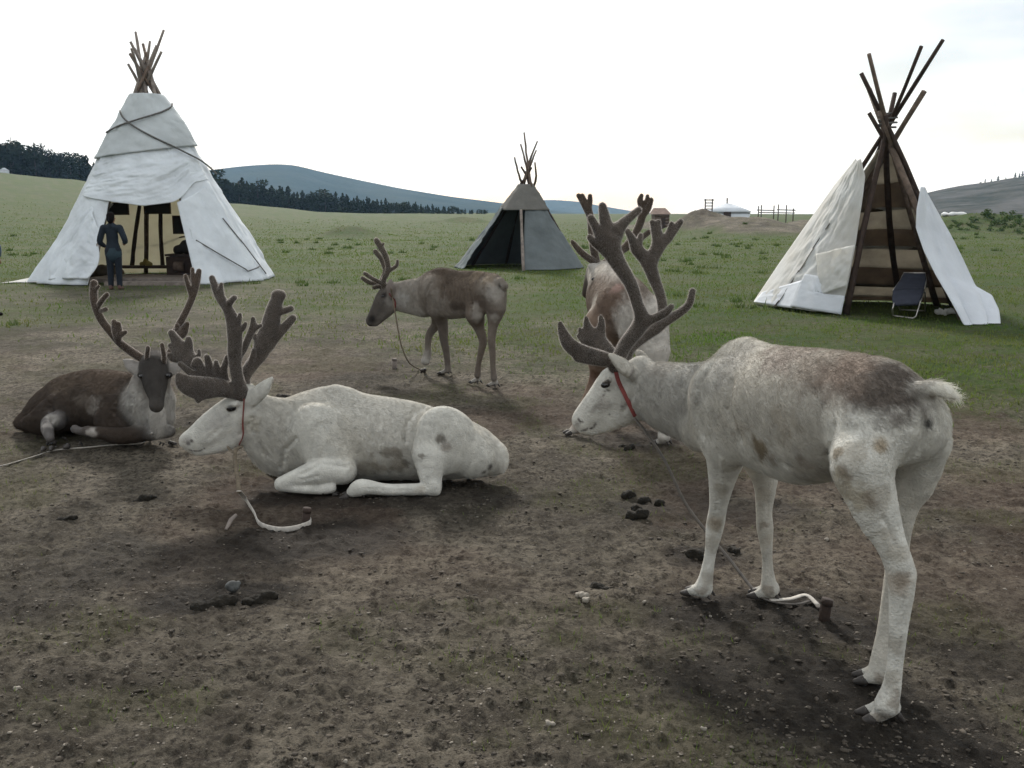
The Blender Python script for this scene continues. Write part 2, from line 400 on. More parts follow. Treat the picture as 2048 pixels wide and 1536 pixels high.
WET_AND_SHADE = [(600, 1085, 0.42, 0.30, 0.9), (440, 1195, 0.32, 0.15, 0.95), (300, 1120, 0.5, 0.3, 0.7), (1560, 1240, 0.42, 0.30, 0.9), (1500, 1350, 0.40, 0.22, 0.85), (1800, 1450, 0.38, 0.25, 0.95), (1700, 1370, 0.25, 0.2, 0.95),  # dark spots: damp soil, and shadows painted before the lying and standing reindeer
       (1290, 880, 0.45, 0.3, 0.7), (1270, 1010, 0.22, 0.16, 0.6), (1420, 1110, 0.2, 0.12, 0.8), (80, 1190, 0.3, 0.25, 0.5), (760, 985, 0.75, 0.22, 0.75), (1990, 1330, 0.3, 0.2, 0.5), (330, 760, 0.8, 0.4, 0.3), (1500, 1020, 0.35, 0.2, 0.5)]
def build_ground():
    a_f = np.radians(np.linspace(-56, 56, 560)); a_b = np.radians(np.linspace(56, 304, 90)[1:-1]); az = np.concatenate([a_f, a_b]); na = len(az)
    r1 = np.geomspace(0.9, 15, 640); r2 = np.geomspace(15, 140, 170)[1:]; r3 = np.geomspace(140, 4800, 60)[1:]
    rr = np.concatenate([[0.02, 0.4], r1, r2, r3]); nr = len(rr)
    A, RR = np.meshgrid(az, rr); x = RR*np.sin(A); y = RR*np.cos(A)
    z = land_z(x, y); g, wet_and_shade, red, moss = masks(x, y)
    v = np.stack([x.ravel(), y.ravel(), z.ravel()], 1)
    i = np.arange(nr-1)[:, None]*na; j = np.arange(na)[None, :]; j2 = (j+1) % na
    f = np.stack([(i+j), (i+j2), (i+na+j2), (i+na+j)], -1).reshape(-1, 4)[:, ::-1]
    me = np_mesh('ground', v, f, M['ground'], True, attrs=dict(grass=g.ravel(), wet_and_shade=wet_and_shade.ravel(), red=red.ravel(), moss=moss.ravel()))
    o = link('ground', me); o['kind'] = 'structure'; return o
def ground_material():
    m = bpy.data.materials.new('ground'); m.use_nodes = True; nt = m.node_tree; N = nt.nodes; L = nt.links; b = N['Principled BSDF']
    co = N.new('ShaderNodeTexCoord').outputs['Object']
    def nz(sc, det=6, ro=0.6, off=0.0):
        n = N.new('ShaderNodeTexNoise'); n.inputs['Scale'].default_value = sc; n.inputs['Detail'].default_value = det; n.inputs['Roughness'].default_value = ro
        mp = N.new('ShaderNodeMapping'); mp.inputs['Location'].default_value = (off, off*1.7, 0); L.new(co, mp.inputs['Vector']); L.new(mp.outputs[0], n.inputs['Vector']); return n.outputs['Fac']
    def at(k):
        a = N.new('ShaderNodeAttribute'); a.attribute_name = k; return a.outputs['Fac']
    def mix(fac, a, c, mode='MIX'):
        x = N.new('ShaderNodeMix'); x.data_type = 'RGBA'; x.blend_type = mode
        for s, q in (('Factor', fac), ('A', a), ('B', c)):
            if isinstance(q, tuple): x.inputs[s].default_value = (*q, 1)
            elif isinstance(q, float): x.inputs[s].default_value = q
            else: L.new(q, x.inputs[s])
        return x.outputs['Result']
    def ramp(v, lo, hi):
        r = N.new('ShaderNodeMapRange'); r.inputs['From Min'].default_value = lo; r.inputs['From Max'].default_value = hi; L.new(v, r.inputs['Value']); return r.outputs[0]
    def mul(a, c):
        x = N.new('ShaderNodeMath'); x.operation = 'MULTIPLY'
        for i2, q in ((0, a), (1, c)):
            if isinstance(q, float): x.inputs[i2].default_value = q
            else: L.new(q, x.inputs[i2])
        return x.outputs[0]
    dirt = mix(ramp(nz(5, 9, 0.78), 0.38, 0.62), (0.074, 0.063, 0.049), (0.19, 0.168, 0.134))
    dirt = mix(1.0, dirt, mix(ramp(nz(0.75, 5, 0.6, 6.0), 0.36, 0.64), (0.52, 0.51, 0.50), (1.45, 1.43, 1.40)), 'MULTIPLY')
    dirt = mix(ramp(nz(26, 8, 0.78, 3.0), 0.46, 0.60), dirt, (0.036, 0.030, 0.024))
    dirt = mix(ramp(nz(48, 6, 0.75, 9.0), 0.56, 0.68), dirt, (0.185, 0.166, 0.135))
    dirt = mix(mul(at('red'), 0.36), dirt, mix(ramp(nz(20, 5, 0.6), .35, .65), (0.066, 0.038, 0.028), (0.105, 0.066, 0.049)))
    dirt = mix(mul(at('moss'), 0.38), dirt, mix(ramp(nz(60, 5, 0.7, 5.0), .4, .65), (0.04, 0.04, 0.018), (0.105, 0.098, 0.052)))
    dirt = mix(mul(at('wet_and_shade'), 0.94), dirt, mix(ramp(nz(35, 5, 0.7, 2.0), .4, .7), (0.014, 0.0115, 0.0095), (0.038, 0.031, 0.025)))  # darkens the colour for damp soil and for the painted shadows
    gr = mix(ramp(nz(0.35, 6, 0.65, 1.0), 0.36, 0.66), (0.026, 0.064, 0.009), (0.060, 0.084, 0.016))
    gr = mix(ramp(nz(2.3, 6, 0.65, 7.0), 0.42, 0.75), gr, (0.058, 0.055, 0.021))
    gr = mix(ramp(nz(11, 6, 0.75, 4.0), 0.45, 0.75), gr, (0.026, 0.046, 0.010))
    gf = N.new('ShaderNodeMath'); gf.operation = 'ADD'; L.new(at('grass'), gf.inputs[0])
    q = N.new('ShaderNodeMapRange'); q.inputs['To Min'].default_value = -0.45; q.inputs['To Max'].default_value = 0.45; q.inputs['From Min'].default_value = 0.3; q.inputs['From Max'].default_value = 0.7
    L.new(nz(7, 7, 0.75, 11.0), q.inputs['Value'])
    em = N.new('ShaderNodeMath'); em.operation = 'MULTIPLY'; L.new(q.outputs[0], em.inputs[0])
    bell = N.new('ShaderNodeMapRange'); L.new(at('grass'), bell.inputs['Value']); bell.inputs['From Max'].default_value = 0.25; L.new(bell.outputs[0], em.inputs[1])
    L.new(em.outputs[0], gf.inputs[1]); gf.use_clamp = True
    L.new(mix(gf.outputs[0], dirt, gr), b.inputs['Base Color'])
    rg = N.new('ShaderNodeMapRange'); L.new(at('wet_and_shade'), rg.inputs['Value']); rg.inputs['To Min'].default_value = 0.95; rg.inputs['To Max'].default_value = 0.8; L.new(rg.outputs[0], b.inputs['Roughness'])
    b.inputs['Specular IOR Level'].default_value = 0.12
    ad = N.new('ShaderNodeMath'); ad.operation = 'ADD'; L.new(nz(30, 9, 0.78), ad.inputs[0]); L.new(mul(nz(150, 4, 0.6), 0.4), ad.inputs[1])
    bp = N.new('ShaderNodeBump'); bp.inputs['Strength'].default_value = 1.0; bp.inputs['Distance'].default_value = 0.036; L.new(ad.outputs[0], bp.inputs['Height']); L.new(bp.outputs[0], b.inputs['Normal'])
    return m
M['ground'] = ground_material()
ground = build_ground()

# ---------------------------------------------------------------- hills
def hill(name, prof, r0, depth_m, m, base=0.0, seed=1, rough=0.06, nr=46):
    px = np.arange(prof[0][0], prof[-1][0]+1, 10.0); py = np.interp(px, [p[0] for p in prof], [p[1] for p in prof])
    ker = np.array([1, 2, 3, 2, 1])/9.0; py = np.convolve(np.pad(py, 2, 'edge'), ker, 'valid')
    el = np.clip((MN-py)/F, 0, None)*np.cos(np.arctan((px-1024)/F)); az = np.arctan((px-1024)/F)
    t = np.linspace(-1, 1, nr); rr = r0+depth_m*t
    A, T = np.meshgrid(az, t); RR = r0+depth_m*T; H = el[None, :]*r0+CAMH
    x = RR*np.sin(A); y = RR*np.cos(A)
    shape = np.cos(T*math.pi/2)**1.35
    n = fbm2(x/(r0*0.07), y/(r0*0.07), 5, seed)-0.5
    z = base + H*shape*(1+n*rough*8*(1-shape)) + n*rough*H*0.6*(shape*(1-shape)*4) - 1.0
    v = np.stack([x.ravel(), y.ravel(), z.ravel()], 1); na = len(az)
    i = np.arange(nr-1)[:, None]*na; j = np.arange(na-1)[None, :]
    f = np.stack([i+j, i+j+1, i+na+j+1, i+na+j], -1).reshape(-1, 4)
    o = link(name, np_mesh(name, v, f, m, True)); o['kind'] = 'structure'; return o, (az, el*r0+CAMH-1.0)
M['hill_far'] = mat('hill_far', (0.020, 0.030, 0.020), rough=1, col2=(0.048, 0.056, 0.038), nscale=0.006, bump=9.0, bscale=0.035, spec=0.0)
M['hill_rock'] = mat('hill_rock', (0.034, 0.038, 0.026), rough=1, col2=(0.115, 0.11, 0.104), nscale=0.045, bump=2.0, bscale=0.08, spec=0.0, ndet=8)
hill_a, prof_a = hill('hill', [(-700, 420), (-200, 400), (150, 372), (300, 358), (430, 345), (500, 337), (560, 333), (600, 335), (640, 345), (700, 358), (800, 378), (900, 394), (1000, 406), (1060, 414), (1150, 426), (1200, 430)], 2600, 900, M['hill_far'], seed=3)
hill_b, prof_b = hill('hill', [(880, 430), (980, 412), (1060, 402), (1100, 400), (1150, 403), (1200, 412), (1260, 422), (1320, 428), (1360, 430)], 3600, 700, M['hill_far'], seed=8)
hill_c, prof_c = hill('hill', [(1650, 430), (1740, 412), (1800, 396), (1848, 383), (1900, 373), (1960, 366), (2000, 358), (2048, 355), (2150, 350), (2300, 372), (2500, 410), (2650, 430)], 900, 330, M['hill_rock'], seed=12, rough=0.12)
hill_d, prof_d = hill('hill', [(1700, 430), (1900, 425), (2040, 418), (2300, 412), (2700, 425), (3000, 430)], 520, 120, M['hill_rock'], seed=14, rough=0.1)

# ---------------------------------------------------------------- trees
M['bark'] = mat('bark', (0.06, 0.045, 0.035), rough=0.95, noise=0.4, nscale=3)
M['needles'] = mat('needles', (0.016, 0.028, 0.012), rough=0.9, noise=0.55, nscale=0.9, spec=0.1, trans=0.2)
M['leaves'] = mat('leaves', (0.05, 0.085, 0.025), rough=0.8, noise=0.5, nscale=2.0, spec=0.1, trans=0.3)
def crown_mesh(name, kind, seed, m, n=420, H=11.0):
    rg = np.random.default_rng(seed); v = []; f = []
    for i in range(n):
        if kind == 'conifer':
            t = rg.random()**0.8; zz = H*(0.12+0.88*t); rad = (0.30+1.75*(1-t)**0.85)*(0.75+0.35*math.sin(t*23+seed))
            a = rg.random()*6.283; rr = rad*(0.25+0.75*math.sqrt(rg.random()))
            c = np.array([rr*math.cos(a), rr*math.sin(a), zz-rr*0.22]); sz = 0.55*(1-0.45*t)
        else:
            a = rg.random()*6.283; b = rg.random()*2-1; q = rg.random()**0.4; cl = rg.integers(0, 7)
            oc = np.array([math.cos(cl*2.4)*1.1, math.sin(cl*2.4)*1.1, H*(0.45+0.09*cl*0.9)])*(1 if cl else 0.6)
            rr = H*0.17*q; c = oc + rr*np.array([math.cos(a)*math.sqrt(1-b*b), math.sin(a)*math.sqrt(1-b*b), b*0.8]); sz = 0.42*H/9
        d1 = rg.normal(size=3); d1 /= np.linalg.norm(d1); d2 = rg.normal(size=3); d2 -= d1*d1.dot(d2); d2 /= np.linalg.norm(d2)
        k = len(v); v += [c+d1*sz, c-d1*sz*0.5+d2*sz*0.7, c-d1*sz*0.5-d2*sz*0.7]; f.append((k, k+1, k+2))
    return np_mesh(name, np.array(v), np.array(f), m, False)
def trunk_mesh(H=11.0, r=0.16):
    b = MB(); b.tube([(0, 0, -1.0), (0, 0, 0), (0.05, 0, H*0.4), (0, 0.05, H*0.93)], [r*1.3, r, r*0.7, 0.03], 6)
    return np_mesh('trunk', np.concatenate(b.v), b.f, M['bark'], True)
CROWNS = [crown_mesh('crown', 'conifer', s, M['needles'], 420) for s in range(4)] + [crown_mesh('crown', 'round', s, M['needles'], 380, 9.0) for s in (5, 6)]
TRUNK = trunk_mesh()
def tree(name, loc, h, var, label, group, rg):
    o = empty(name, loc, label, 'tree', group, rg.random()*6.28); s = h/11.0 if var < 4 else h/9.0
    w = s*rg.uniform(1.15, 1.7); o.scale = (w, w, s)
    link('trunk', TRUNK, o); link('crown', CROWNS[var], o); return o
rg = np.random.default_rng(5)
def wood(px0, px1, n_front, top, stuff_n, label, group, r0=(318, 335)):
    xs = np.linspace(px0, px1, n_front)
    for i, px in enumerate(xs):
        px = px+rg.uniform(-4, 4); r = rg.uniform(*r0); az = math.atan((px-1024)/F); x, y = r*math.sin(az), r*math.cos(az)
        z = float(land_z(np.array([x]), np.array([y]), False)[0])
        H = max(1.6, (np.interp(px, _tp, _ty)-np.interp(px, *top))/F*r*rg.uniform(0.72, 1.12))
        tree('conifer_tree', (x, y, z-1.2), H+1.0, int(rg.choice([0, 1, 2, 3, 4, 5], p=[.2, .2, .2, .15, .13, .12])), label, group, rg)
    v = []; f = []; k = 0     # the depth of the wood behind its edge
    for i in range(stuff_n):
        px = rg.uniform(px0, px1); r = rg.uniform(r0[1], r0[1]+60); az = math.atan((px-1024)/F); x, y = r*math.sin(az), r*math.cos(az)
        z = float(land_z(np.array([x]), np.array([y]), False)[0]); H = max(1.6, (np.interp(px, _tp, _ty)-np.interp(px, *top))/F*r*rg.uniform(0.75, 1.0))
        m = CROWNS[int(rg.integers(0, 6))]; vv = np.empty(len(m.vertices)*3, np.float32); m.vertices.foreach_get('co', vv); vv = vv.reshape(-1, 3)[:540]*(H/11.0)*np.array([1.7, 1.7, 1.0])
        a = rg.random()*6.28; vv = np.stack([vv[:, 0]*math.cos(a)-vv[:, 1]*math.sin(a), vv[:, 0]*math.sin(a)+vv[:, 1]*math.cos(a), vv[:, 2]], 1)+np.array([x, y, z-1.6])
        v.append(vv); f.append(np.arange(len(vv)).reshape(-1, 3)+k); k += len(vv)
    o = link('far_wood', np_mesh('far_wood', np.concatenate(v), np.concatenate(f), M['needles'], False)); return o
TOP1 = ([-300, 0, 40, 100, 200, 260, 300], [300, 306, 308, 318, 331, 338, 342])
TOP2 = ([300, 430, 500, 560, 620, 680, 740, 800, 850, 900, 930, 975], [345, 352, 364, 376, 384, 388, 397, 400, 405, 412, 417, 425])
o = wood(-200, 300, 85, TOP1, 330, 'dark conifer at the edge of the wood on the grassy slope', 'conifers at the edge of the slope wood')
tag(o, 'dense dark conifer wood on the slope behind the tall white tent', 'wood', kind='stuff')
o = wood(300, 975, 125, TOP2, 430, 'dark conifer at the edge of the tree line below the blue hill', 'conifers of the tree line below the hill')
tag(o, 'long dark conifer tree line running below the blue hill', 'wood', kind='stuff')
for px, s in [(1950, 1), (1962, .8), (1975, 1.1), (1990, .7), (2008, 1.2), (2016, 1.0), (2022, 1.3), (2035, .6), (2046, 1.0), (1941, .6)]:
    az = math.atan((px-1024)/F); r = 900.0; zz = float(np.interp(az, *prof_c))
    tree('conifer_tree', (r*math.sin(az), r*math.cos(az), zz-1.5), 5.5*s, int(rg.integers(0, 6)), 'small conifer on the crest of the rocky hill', 'conifers on the rocky hill crest', rg)

# ---------------------------------------------------------------- bushes on the bank
BUSH = [crown_mesh('foliage', 'round', s, M['leaves'], 520, 2.0) for s in (21, 22, 23)]
BSTEM = trunk_mesh(1.4, 0.03)
def bush(loc, s, label, group, i, sq=1.0):
    o = empty('bush', loc, label, 'bush', group, random.random()*6.28); o.scale = (s*sq, s*sq, s)
    link('stem', BSTEM, o); link('foliage', BUSH[i % 3], o); return o
for i, (px, py, Y, s) in enumerate([(1985, 440, 78, 1.1), (2005, 441, 80, .9), (2040, 445, 76, 1.0), (1960, 446, 74, .7), (1900, 449, 75, .6), (2028, 448, 72, .8), (1925, 447, 77, .6), (2070, 446, 74, 1.0)]):
    p = W(px, py, Y); z = float(land_z(np.array([p[0]]), np.array([p[1]]), False)[0])
    bush((p[0], p[1], z-0.75*s), s*.75, 'low dark green bush on the grassy bank beyond the patched tent', 'bushes on the grassy bank', i, 1.5)
# ================================================================ tents
M['cloth'] = mat('cloth', (0.80, 0.855, 0.93), rough=0.75, noise=0.13, nscale=1.6, bump=0.06, bscale=2.4, spec=0.25, trans=0.36, tcol=(0.72, 0.68, 0.54))
M['cloth_grey'] = mat('cloth_grey', (0.60, 0.64, 0.66), rough=0.8, noise=0.12, nscale=1.4, bump=0.02, bscale=5.0, spec=0.2, trans=0.3, tcol=(0.45, 0.43, 0.36))
M['cloth_old'] = mat('cloth_old', (0.80, 0.82, 0.83), rough=0.85, col2=(0.70, 0.68, 0.64), nscale=1.3, bump=0.02, bscale=6.0, spec=0.2, trans=0.5, tcol=(0.88, 0.86, 0.82))
M['canvas'] = mat('canvas', (0.115, 0.13, 0.135), rough=0.9, noise=0.15, nscale=1.5, bump=0.02, bscale=6.0, spec=0.15)
M['strip_light'] = mat('strip_light', (0.37, 0.345, 0.30), rough=0.95, noise=0.25, nscale=2.2, bump=0.015, bscale=8, spec=0.1, trans=0.5)
M['strip_dark'] = mat('strip_dark', (0.17, 0.14, 0.11), rough=0.95, noise=0.3, nscale=2.2, bump=0.015, bscale=8, spec=0.1, trans=0.45)
M['rope'] = mat('rope', (0.12, 0.115, 0.11), rough=0.9, noise=0.3, nscale=30)
M['black_thing'] = mat('black_thing', (0.018, 0.016, 0.015), rough=0.7, noise=0.3, nscale=6)
def sheet(name, Pfun, nu, nv, m, parent, thick=0.012):
    """a cloth surface Pfun(u, v) -> points, given real thickness"""
    U, V = np.meshgrid(np.linspace(0, 1, nu), np.linspace(0, 1, nv)); P = Pfun(U.ravel(), V.ravel()).reshape(nv, nu, 3)
    n = np.cross(np.gradient(P, axis=1), np.gradient(P, axis=0)); n /= np.linalg.norm(n, axis=2)[..., None]+1e-9
    a = (P+n*thick/2).reshape(-1, 3); b = (P-n*thick/2).reshape(-1, 3); N = nu*nv
    i = (np.arange(nv-1)[:, None]*nu+np.arange(nu-1)[None, :]).ravel()
    fa = np.stack([i, i+nu, i+nu+1, i+1], 1); fb = fa[:, ::-1]+N
    e = []
    for k in range(nu-1): e += [(k, k+1, N+k+1, N+k), (N+(nv-1)*nu+k, N+(nv-1)*nu+k+1, (nv-1)*nu+k+1, (nv-1)*nu+k)]
    for k in range(nv-1): e += [(N+k*nu, N+(k+1)*nu, (k+1)*nu, k*nu), (k*nu+nu-1, (k+1)*nu+nu-1, N+(k+1)*nu+nu-1, N+k*nu+nu-1)]
    return place(name, np.concatenate([a, b]), np.concatenate([fa, fb, np.array(e)]), m, parent, True, base=np.array(parent.location))
class Cone:
    def __init__(s, apex, c, rx, ry, npole, rot=0.0): s.face = -math.atan2(c[0], c[1]); s.a = np.asarray(apex, float); s.c = np.asarray(c, float); s.rx = rx; s.ry = ry; s.n = npole; s.rot = rot
    def P(s, th, h, out=0.0, facet=0.6):
        """th from the camera-facing side, positive to the right; h 0 at the ground, 1 at the apex"""
        th = np.asarray(th, float); h = np.asarray(h, float); q = 2*math.pi/s.n; m = (th+s.rot) % q - q/2
        k = 1-facet+facet*math.cos(q/2)/np.cos(m) if facet else 1
        r = (1-h); th = th+s.face
        x = s.c[0]+(s.a[0]-s.c[0])*h + (s.rx*r*k+out)*np.sin(th); y = s.c[1]+(s.a[1]-s.c[1])*h - (s.ry*r*k+out)*np.cos(th)
        return np.stack([x, y, s.c[2]+(s.a[2]-s.c[2])*h], -1)
def folds(u, v, sx, sy, seed, amp):
    return (fbm2(u*sx, v*sy, 4, seed, 0.55)-0.5)*2*amp
def pole(parent, a, b, ra, rb, m, seed=0, bend=0.03, name='pole'):
    a = np.asarray(a, float); b = np.asarray(b, float); rg_ = np.random.default_rng(seed); o = rg_.normal(0, bend, 3); pts = []
    for t in np.linspace(0, 1, 9): pts.append(a+(b-a)*t+o*math.sin(t*math.pi)+rg_.normal(0, bend*0.12, 3))
    return MB().tube(pts, list(np.linspace(ra, rb, 9)*rg_.uniform(0.9, 1.1, 9)), 8).build(name, m, parent, True, np.array(parent.location))

# ---------------------------------------------------------------- tall white tent with the doorway
c0 = np.array([W(317, 560, 24.2)[0], 24.2, 0.0]); ap = W(290, 140, 24.2)
tent = empty('conical_tent', c0, 'tall white cloth-covered conical tent with an open doorway and a bundle of poles', 'tent', 'conical pole tents')
K = Cone(ap, c0, 2.88, 2.6, 11, 0.2)
d0, d1, dh = R(-35), R(18.5), 0.37
def low(u, v):
    th = d1+(2*math.pi-(d1-d0))*u; h = 0.66*v
    flare = np.exp(-((th-R(290))/R(24))**2)*sstep(0.3, 0.0, h)
    P = K.P(th, h, folds(u*7, v, 4, 3, 4, 0.07)*(1-v*0.5) + np.abs(folds(u*30, v*2+u*6, 1.3, 1.5, 9, 0.045))+np.abs(folds(u*14+v*3, v*5, 1.0, 1.2, 19, 0.04)) + 0.12*flare + 0.07*flare*np.sin(th*26))
    P[:, 2] = np.maximum(P[:, 2]+0.02, 0.012); return P
sheet('lower_cover', low, 190, 60, M['cloth'], tent)
def drape(u, v):
    th = R(-66)+R(122)*u; hb = 0.355+0.05*np.abs(u-0.47)*2 + 0.075*sstep(0.62, 0.86, u); h = hb+(0.64-hb)*v
    sag = folds(u*1.6+v*1.2, v*2-u*1.1, 2.0, 2.6, 12, 0.05)+np.abs(folds(u*1.4+v*1.0, v*4-u*2.2, 1.3, 3.0, 15, 0.045))*(0.3+0.9*sstep(0.75, 0.1, v)*sstep(0.9, 0.3, u))
    return K.P(th, h, 0.055+sag*(0.4+0.9*np.sin(v*math.pi)), 0.35)
sheet('front_drape', drape, 120, 60, M['cloth'], tent)
def up(u, v):
    th = 2*math.pi*u+R(150); h = 0.615+0.27*v - 0.035*np.sin(2*math.pi*u-0.6)*(1-v)
    return K.P(th, h, 0.12-0.055*v+folds(u*9, v*2+u*3, 2, 4, 22, 0.04)+0.16*np.exp(-((th-R(150)-R(270))/R(34))**2)*np.sin(v*math.pi)*0.6, 0.45)
sheet('upper_cover', up, 150, 36, M['cloth_grey'], tent)
def rflap(u, v):
    th = R(15)+R(40)*u; hb = 0.002; h = hb+(0.47-0.10*(1-u))*v
    return K.P(th, h, 0.05+folds(u*2, v*2, 2.5, 2.5, 31, 0.03)+0.06*(1-v)*np.sin(u*9), 0.8)
sheet('door_flap', rflap, 46, 46, M['cloth'], tent)
def skirt(u, v):        # loose cloth trailing on the grass
    P = G(60+120*u, 556+9*np.sin(u*3)*1.0) if False else None
    x = c0[0]-3.05+1.5*u; y = c0[1]-1.2-0.6*v+0.25*np.sin(u*5); z = 0.02+0.16*np.exp(-((v-0.6)/0.3)**2)*np.abs(np.sin(u*7+1))*u+0.35*u*sstep(0.5, 1, 1-v)
    return np.stack([x, y+0*u, z], -1)
sheet('ground_skirt', skirt, 36, 18, M['cloth_old'], tent)
def lrag(u, v):         # bunched cloth left of the doorway
    th = R(-62)+R(29)*u; h = 0.02+0.30*v; b = np.abs(np.sin(u*8+v*2.5))*0.10*(1-v)
    P = K.P(th+R(5)*np.sin(v*5)*(u-.5), h*(0.9+0.2*np.sin(u*4)), 0.05+b+folds(u*3, v*3, 2, 2, 41, 0.09)*np.sin(math.pi*u)**.5); P[:, 2] = np.maximum(P[:, 2], 0.03)+0.10*u*(1-v); return P
sheet('door_flap', lrag, 40, 40, M['cloth'], tent)
for i in range(11):     # frame poles with their tips above the cover
    th = 2*math.pi*i/11-0.2
    if d0 < ((th+math.pi) % (2*math.pi)-math.pi) < d1: th = d0-0.02 if i % 2 else d1+0.03
    b = K.P(np.array([th]), np.array([0.0]), -0.22, 0)[0]; t = K.P(np.array([th]), np.array([1.0]), 0.0, 0)[0]
    ln = [1.13, 1.05, 1.10, 1.07, 1.12, 1.04, 1.08, 1.06, 1.11, 1.03, 1.07][i]
    q = b+(t+np.array([0.10*math.sin(th*3), 0.1*math.cos(th*2), 0])-b)*ln
    pole(tent, b, q, 0.065, 0.035, M['wood_grey'] if i % 3 else M['wood'], 100+i, 0.03)
for i, (px, py) in enumerate([(271, 64), (328, 60), (300, 82), (256, 128), (323, 103), (266, 105), (263, 97)]):
    b = W(290+(290-px)*0.5, 215, 24.2+(i-3)*0.1); pole(tent, b, W(px, py, 24.2+(3-i)*0.15), 0.055, 0.03, M['wood_grey'], 140+i, 0.02, 'pole')
def around(th0, h0, th1, h1, n=26, out=0.16): return [K.P(np.array([th0+(th1-th0)*t]), np.array([h0+(h1-h0)*t]), out, 0.45)[0] for t in np.linspace(0, 1, n)]
for q in [(R(-75), 0.70, R(75), 0.845), (R(-62), 0.80, R(85), 0.515), (R(-20), 0.20, R(-15), 0.2)][:2]:
    MB().tube(around(*q), 0.022, 6).build('rope', M['rope'], tent, True, np.array(tent.location))
MB().tube(around(R(20), 0.20, R(45), 0.06, 12, 0.1)+around(R(46), 0.05, R(60), 0.07, 6, 0.1), 0.014, 6).build('rope', M['rope'], tent, True, np.array(tent.location))
MB().tube(around(R(47), 0.30, R(62), 0.03, 14, 0.1), 0.014, 6).build('rope', M['rope'], tent, True, np.array(tent.location))
MB().tube([W(190, 487, 26.3), W(330, 478, 26.5), W(372, 473, 26.2)], 0.02, 6).build('rope', M['rope'], tent, True, np.array(tent.location))
pole(tent, W(170, 572, 21.9)*np.array([1, 1, 0])+np.array([0, 0, 0.02]), W(205, 470, 22.2), 0.07, 0.05, M['wood_grey'], 160, 0.02, 'door_post')
MB().box(W(302, 566, 21.95)*np.array([1, 1, 0])+np.array([0, 0, 0.04]), (2.1, 0.14, 0.09)).build('threshold', M['wood_grey'], tent, False, np.array(tent.location))
for (x0, x1, y0, y1, Y) in ((217, 257, 405, 430, 25.2), (289, 341, 404, 428, 25.4), (347, 369, 431, 468, 25.6)):     # pictures hung on the back wall
    a = W(x0, y1, Y); b = W(x1, y0, Y); fr = empty('hanging_picture', ((a[0]+b[0])/2, Y, a[2]), {217: 'dark framed picture hanging above the visitor inside the tall white tent', 289: 'wide dark framed picture hanging at the middle of the tent doorway', 347: 'upright dark framed picture beside the right door flap'}[x0], 'picture')
    w, h = b[0]-a[0], b[2]-a[2]; cc = np.array([(a[0]+b[0])/2, Y, (a[2]+b[2])/2])
    MB().box(cc, (w-0.06, 0.02, h-0.06)).build('panel', M['black_thing'], fr, False)
    g = MB()
    for sx in (-1, 1): g.box(cc+np.array([sx*(w/2-0.015), -0.012, 0]), (0.03, 0.045, h))
    for sz in (-1, 1): g.box(cc+np.array([0, -0.012, sz*(h/2-0.015)]), (w-0.06, 0.045, 0.03))
    g.build('frame', M['wood_dark'], fr, False)
for (x0, y0, x1, y1) in ((264, 534, 279, 412), (326, 536, 321, 424)):
    pole(tent, W(x0, y0, 25.7), W(x1, y1, 25.5), 0.06, 0.05, M['wood_dark'], 170+x0, 0.02)
# what stands inside
ch = empty('storage_chest', (W(365, 548, 24.3)[0], 24.3, 0), 'dark wooden storage chest standing inside the tall white tent', 'chest')
MB().box((ch.location.x, 24.3, 0.30), (0.62, 0.5, 0.52)).build('box', M['wood_dark'], ch, False)
MB().box((ch.location.x, 24.3, 0.60), (0.66, 0.54, 0.05)).build('lid', M['wood_dark'], ch, False)
MB().tube([(ch.location.x-0.1, 24.02, 0.32), (ch.location.x+0.15, 24.02, 0.32)], 0.12, 12, True).build('panel', M['wood'], ch, True)
b = Field(0.03); p0 = np.array([ch.location.x+0.08, 24.3, 0.72])
for q in ((-.15, 0, 0, .13), (.12, 0, .04, .17), (.02, .08, .12, .14), (.2, -.05, .15, .1)): b.cone(p0+np.array(q[:3]), p0+np.array(q[:3]), q[3], q[3], 0.06)
v, f = b.mesh(2); tag(place('cloth_bundle', v, f, M['black_thing']), 'black cloth bundle piled on the storage chest', 'bundle')
lb = empty('low_bench', (W(290, 545, 25.0)[0], 25.0, 0), 'low dark plank bench along the back of the tall white tent', 'bench')
MB().box((lb.location.x, 25.0, 0.26), (2.6, 0.5, 0.06)).build('seat', M['wood_dark'], lb, False)
for sx in (-1.1, 1.1): MB().box((lb.location.x+sx, 25.0, 0.115), (0.1, 0.44, 0.23)).build('leg', M['wood_dark'], lb, False)
M['yellow'] = mat('yellow', (0.22, 0.17, 0.05), rough=0.7, noise=0.3, nscale=8)
b = Field(0.02); p0 = np.array([W(292, 540, 24.9)[0], 24.9, 0.37])
for q in ((-.1, 0, -.03, .06), (.05, 0, -.02, .08), (.0, 0, .06, .055), (.13, .02, -.04, .05)): b.cone(p0+np.array(q[:3]), p0+np.array(q[:3]), q[3], q[3], 0.05)
v, f = b.mesh(2); tag(place('yellow_bag', v, f, M['yellow']), 'small dull yellow bag lying on the low bench', 'bag')
b = Field(0.03); p0 = np.array([W(205, 545, 24.6)[0], 24.6, 0.12])
for q in ((-.3, 0, 0, .14), (0, 0, .06, .17), (.3, .1, 0, .15)): b.cone(p0+np.array(q[:3]), p0+np.array(q[:3])+np.array([.1, 0, 0]), q[3], q[3]*.8, 0.06)
v, f = b.mesh(2); v[:, 2] = np.maximum(v[:, 2], 0.01); tag(place('cloth_bundle', v, f, M['strip_dark']), 'brown cloth bundle on the ground left inside the tall white tent', 'bundle')
pf = empty('floor_platform', (W(300, 557, 23.6)[0], 23.6, 0), 'low plank floor just inside the doorway of the tall white tent', 'platform')
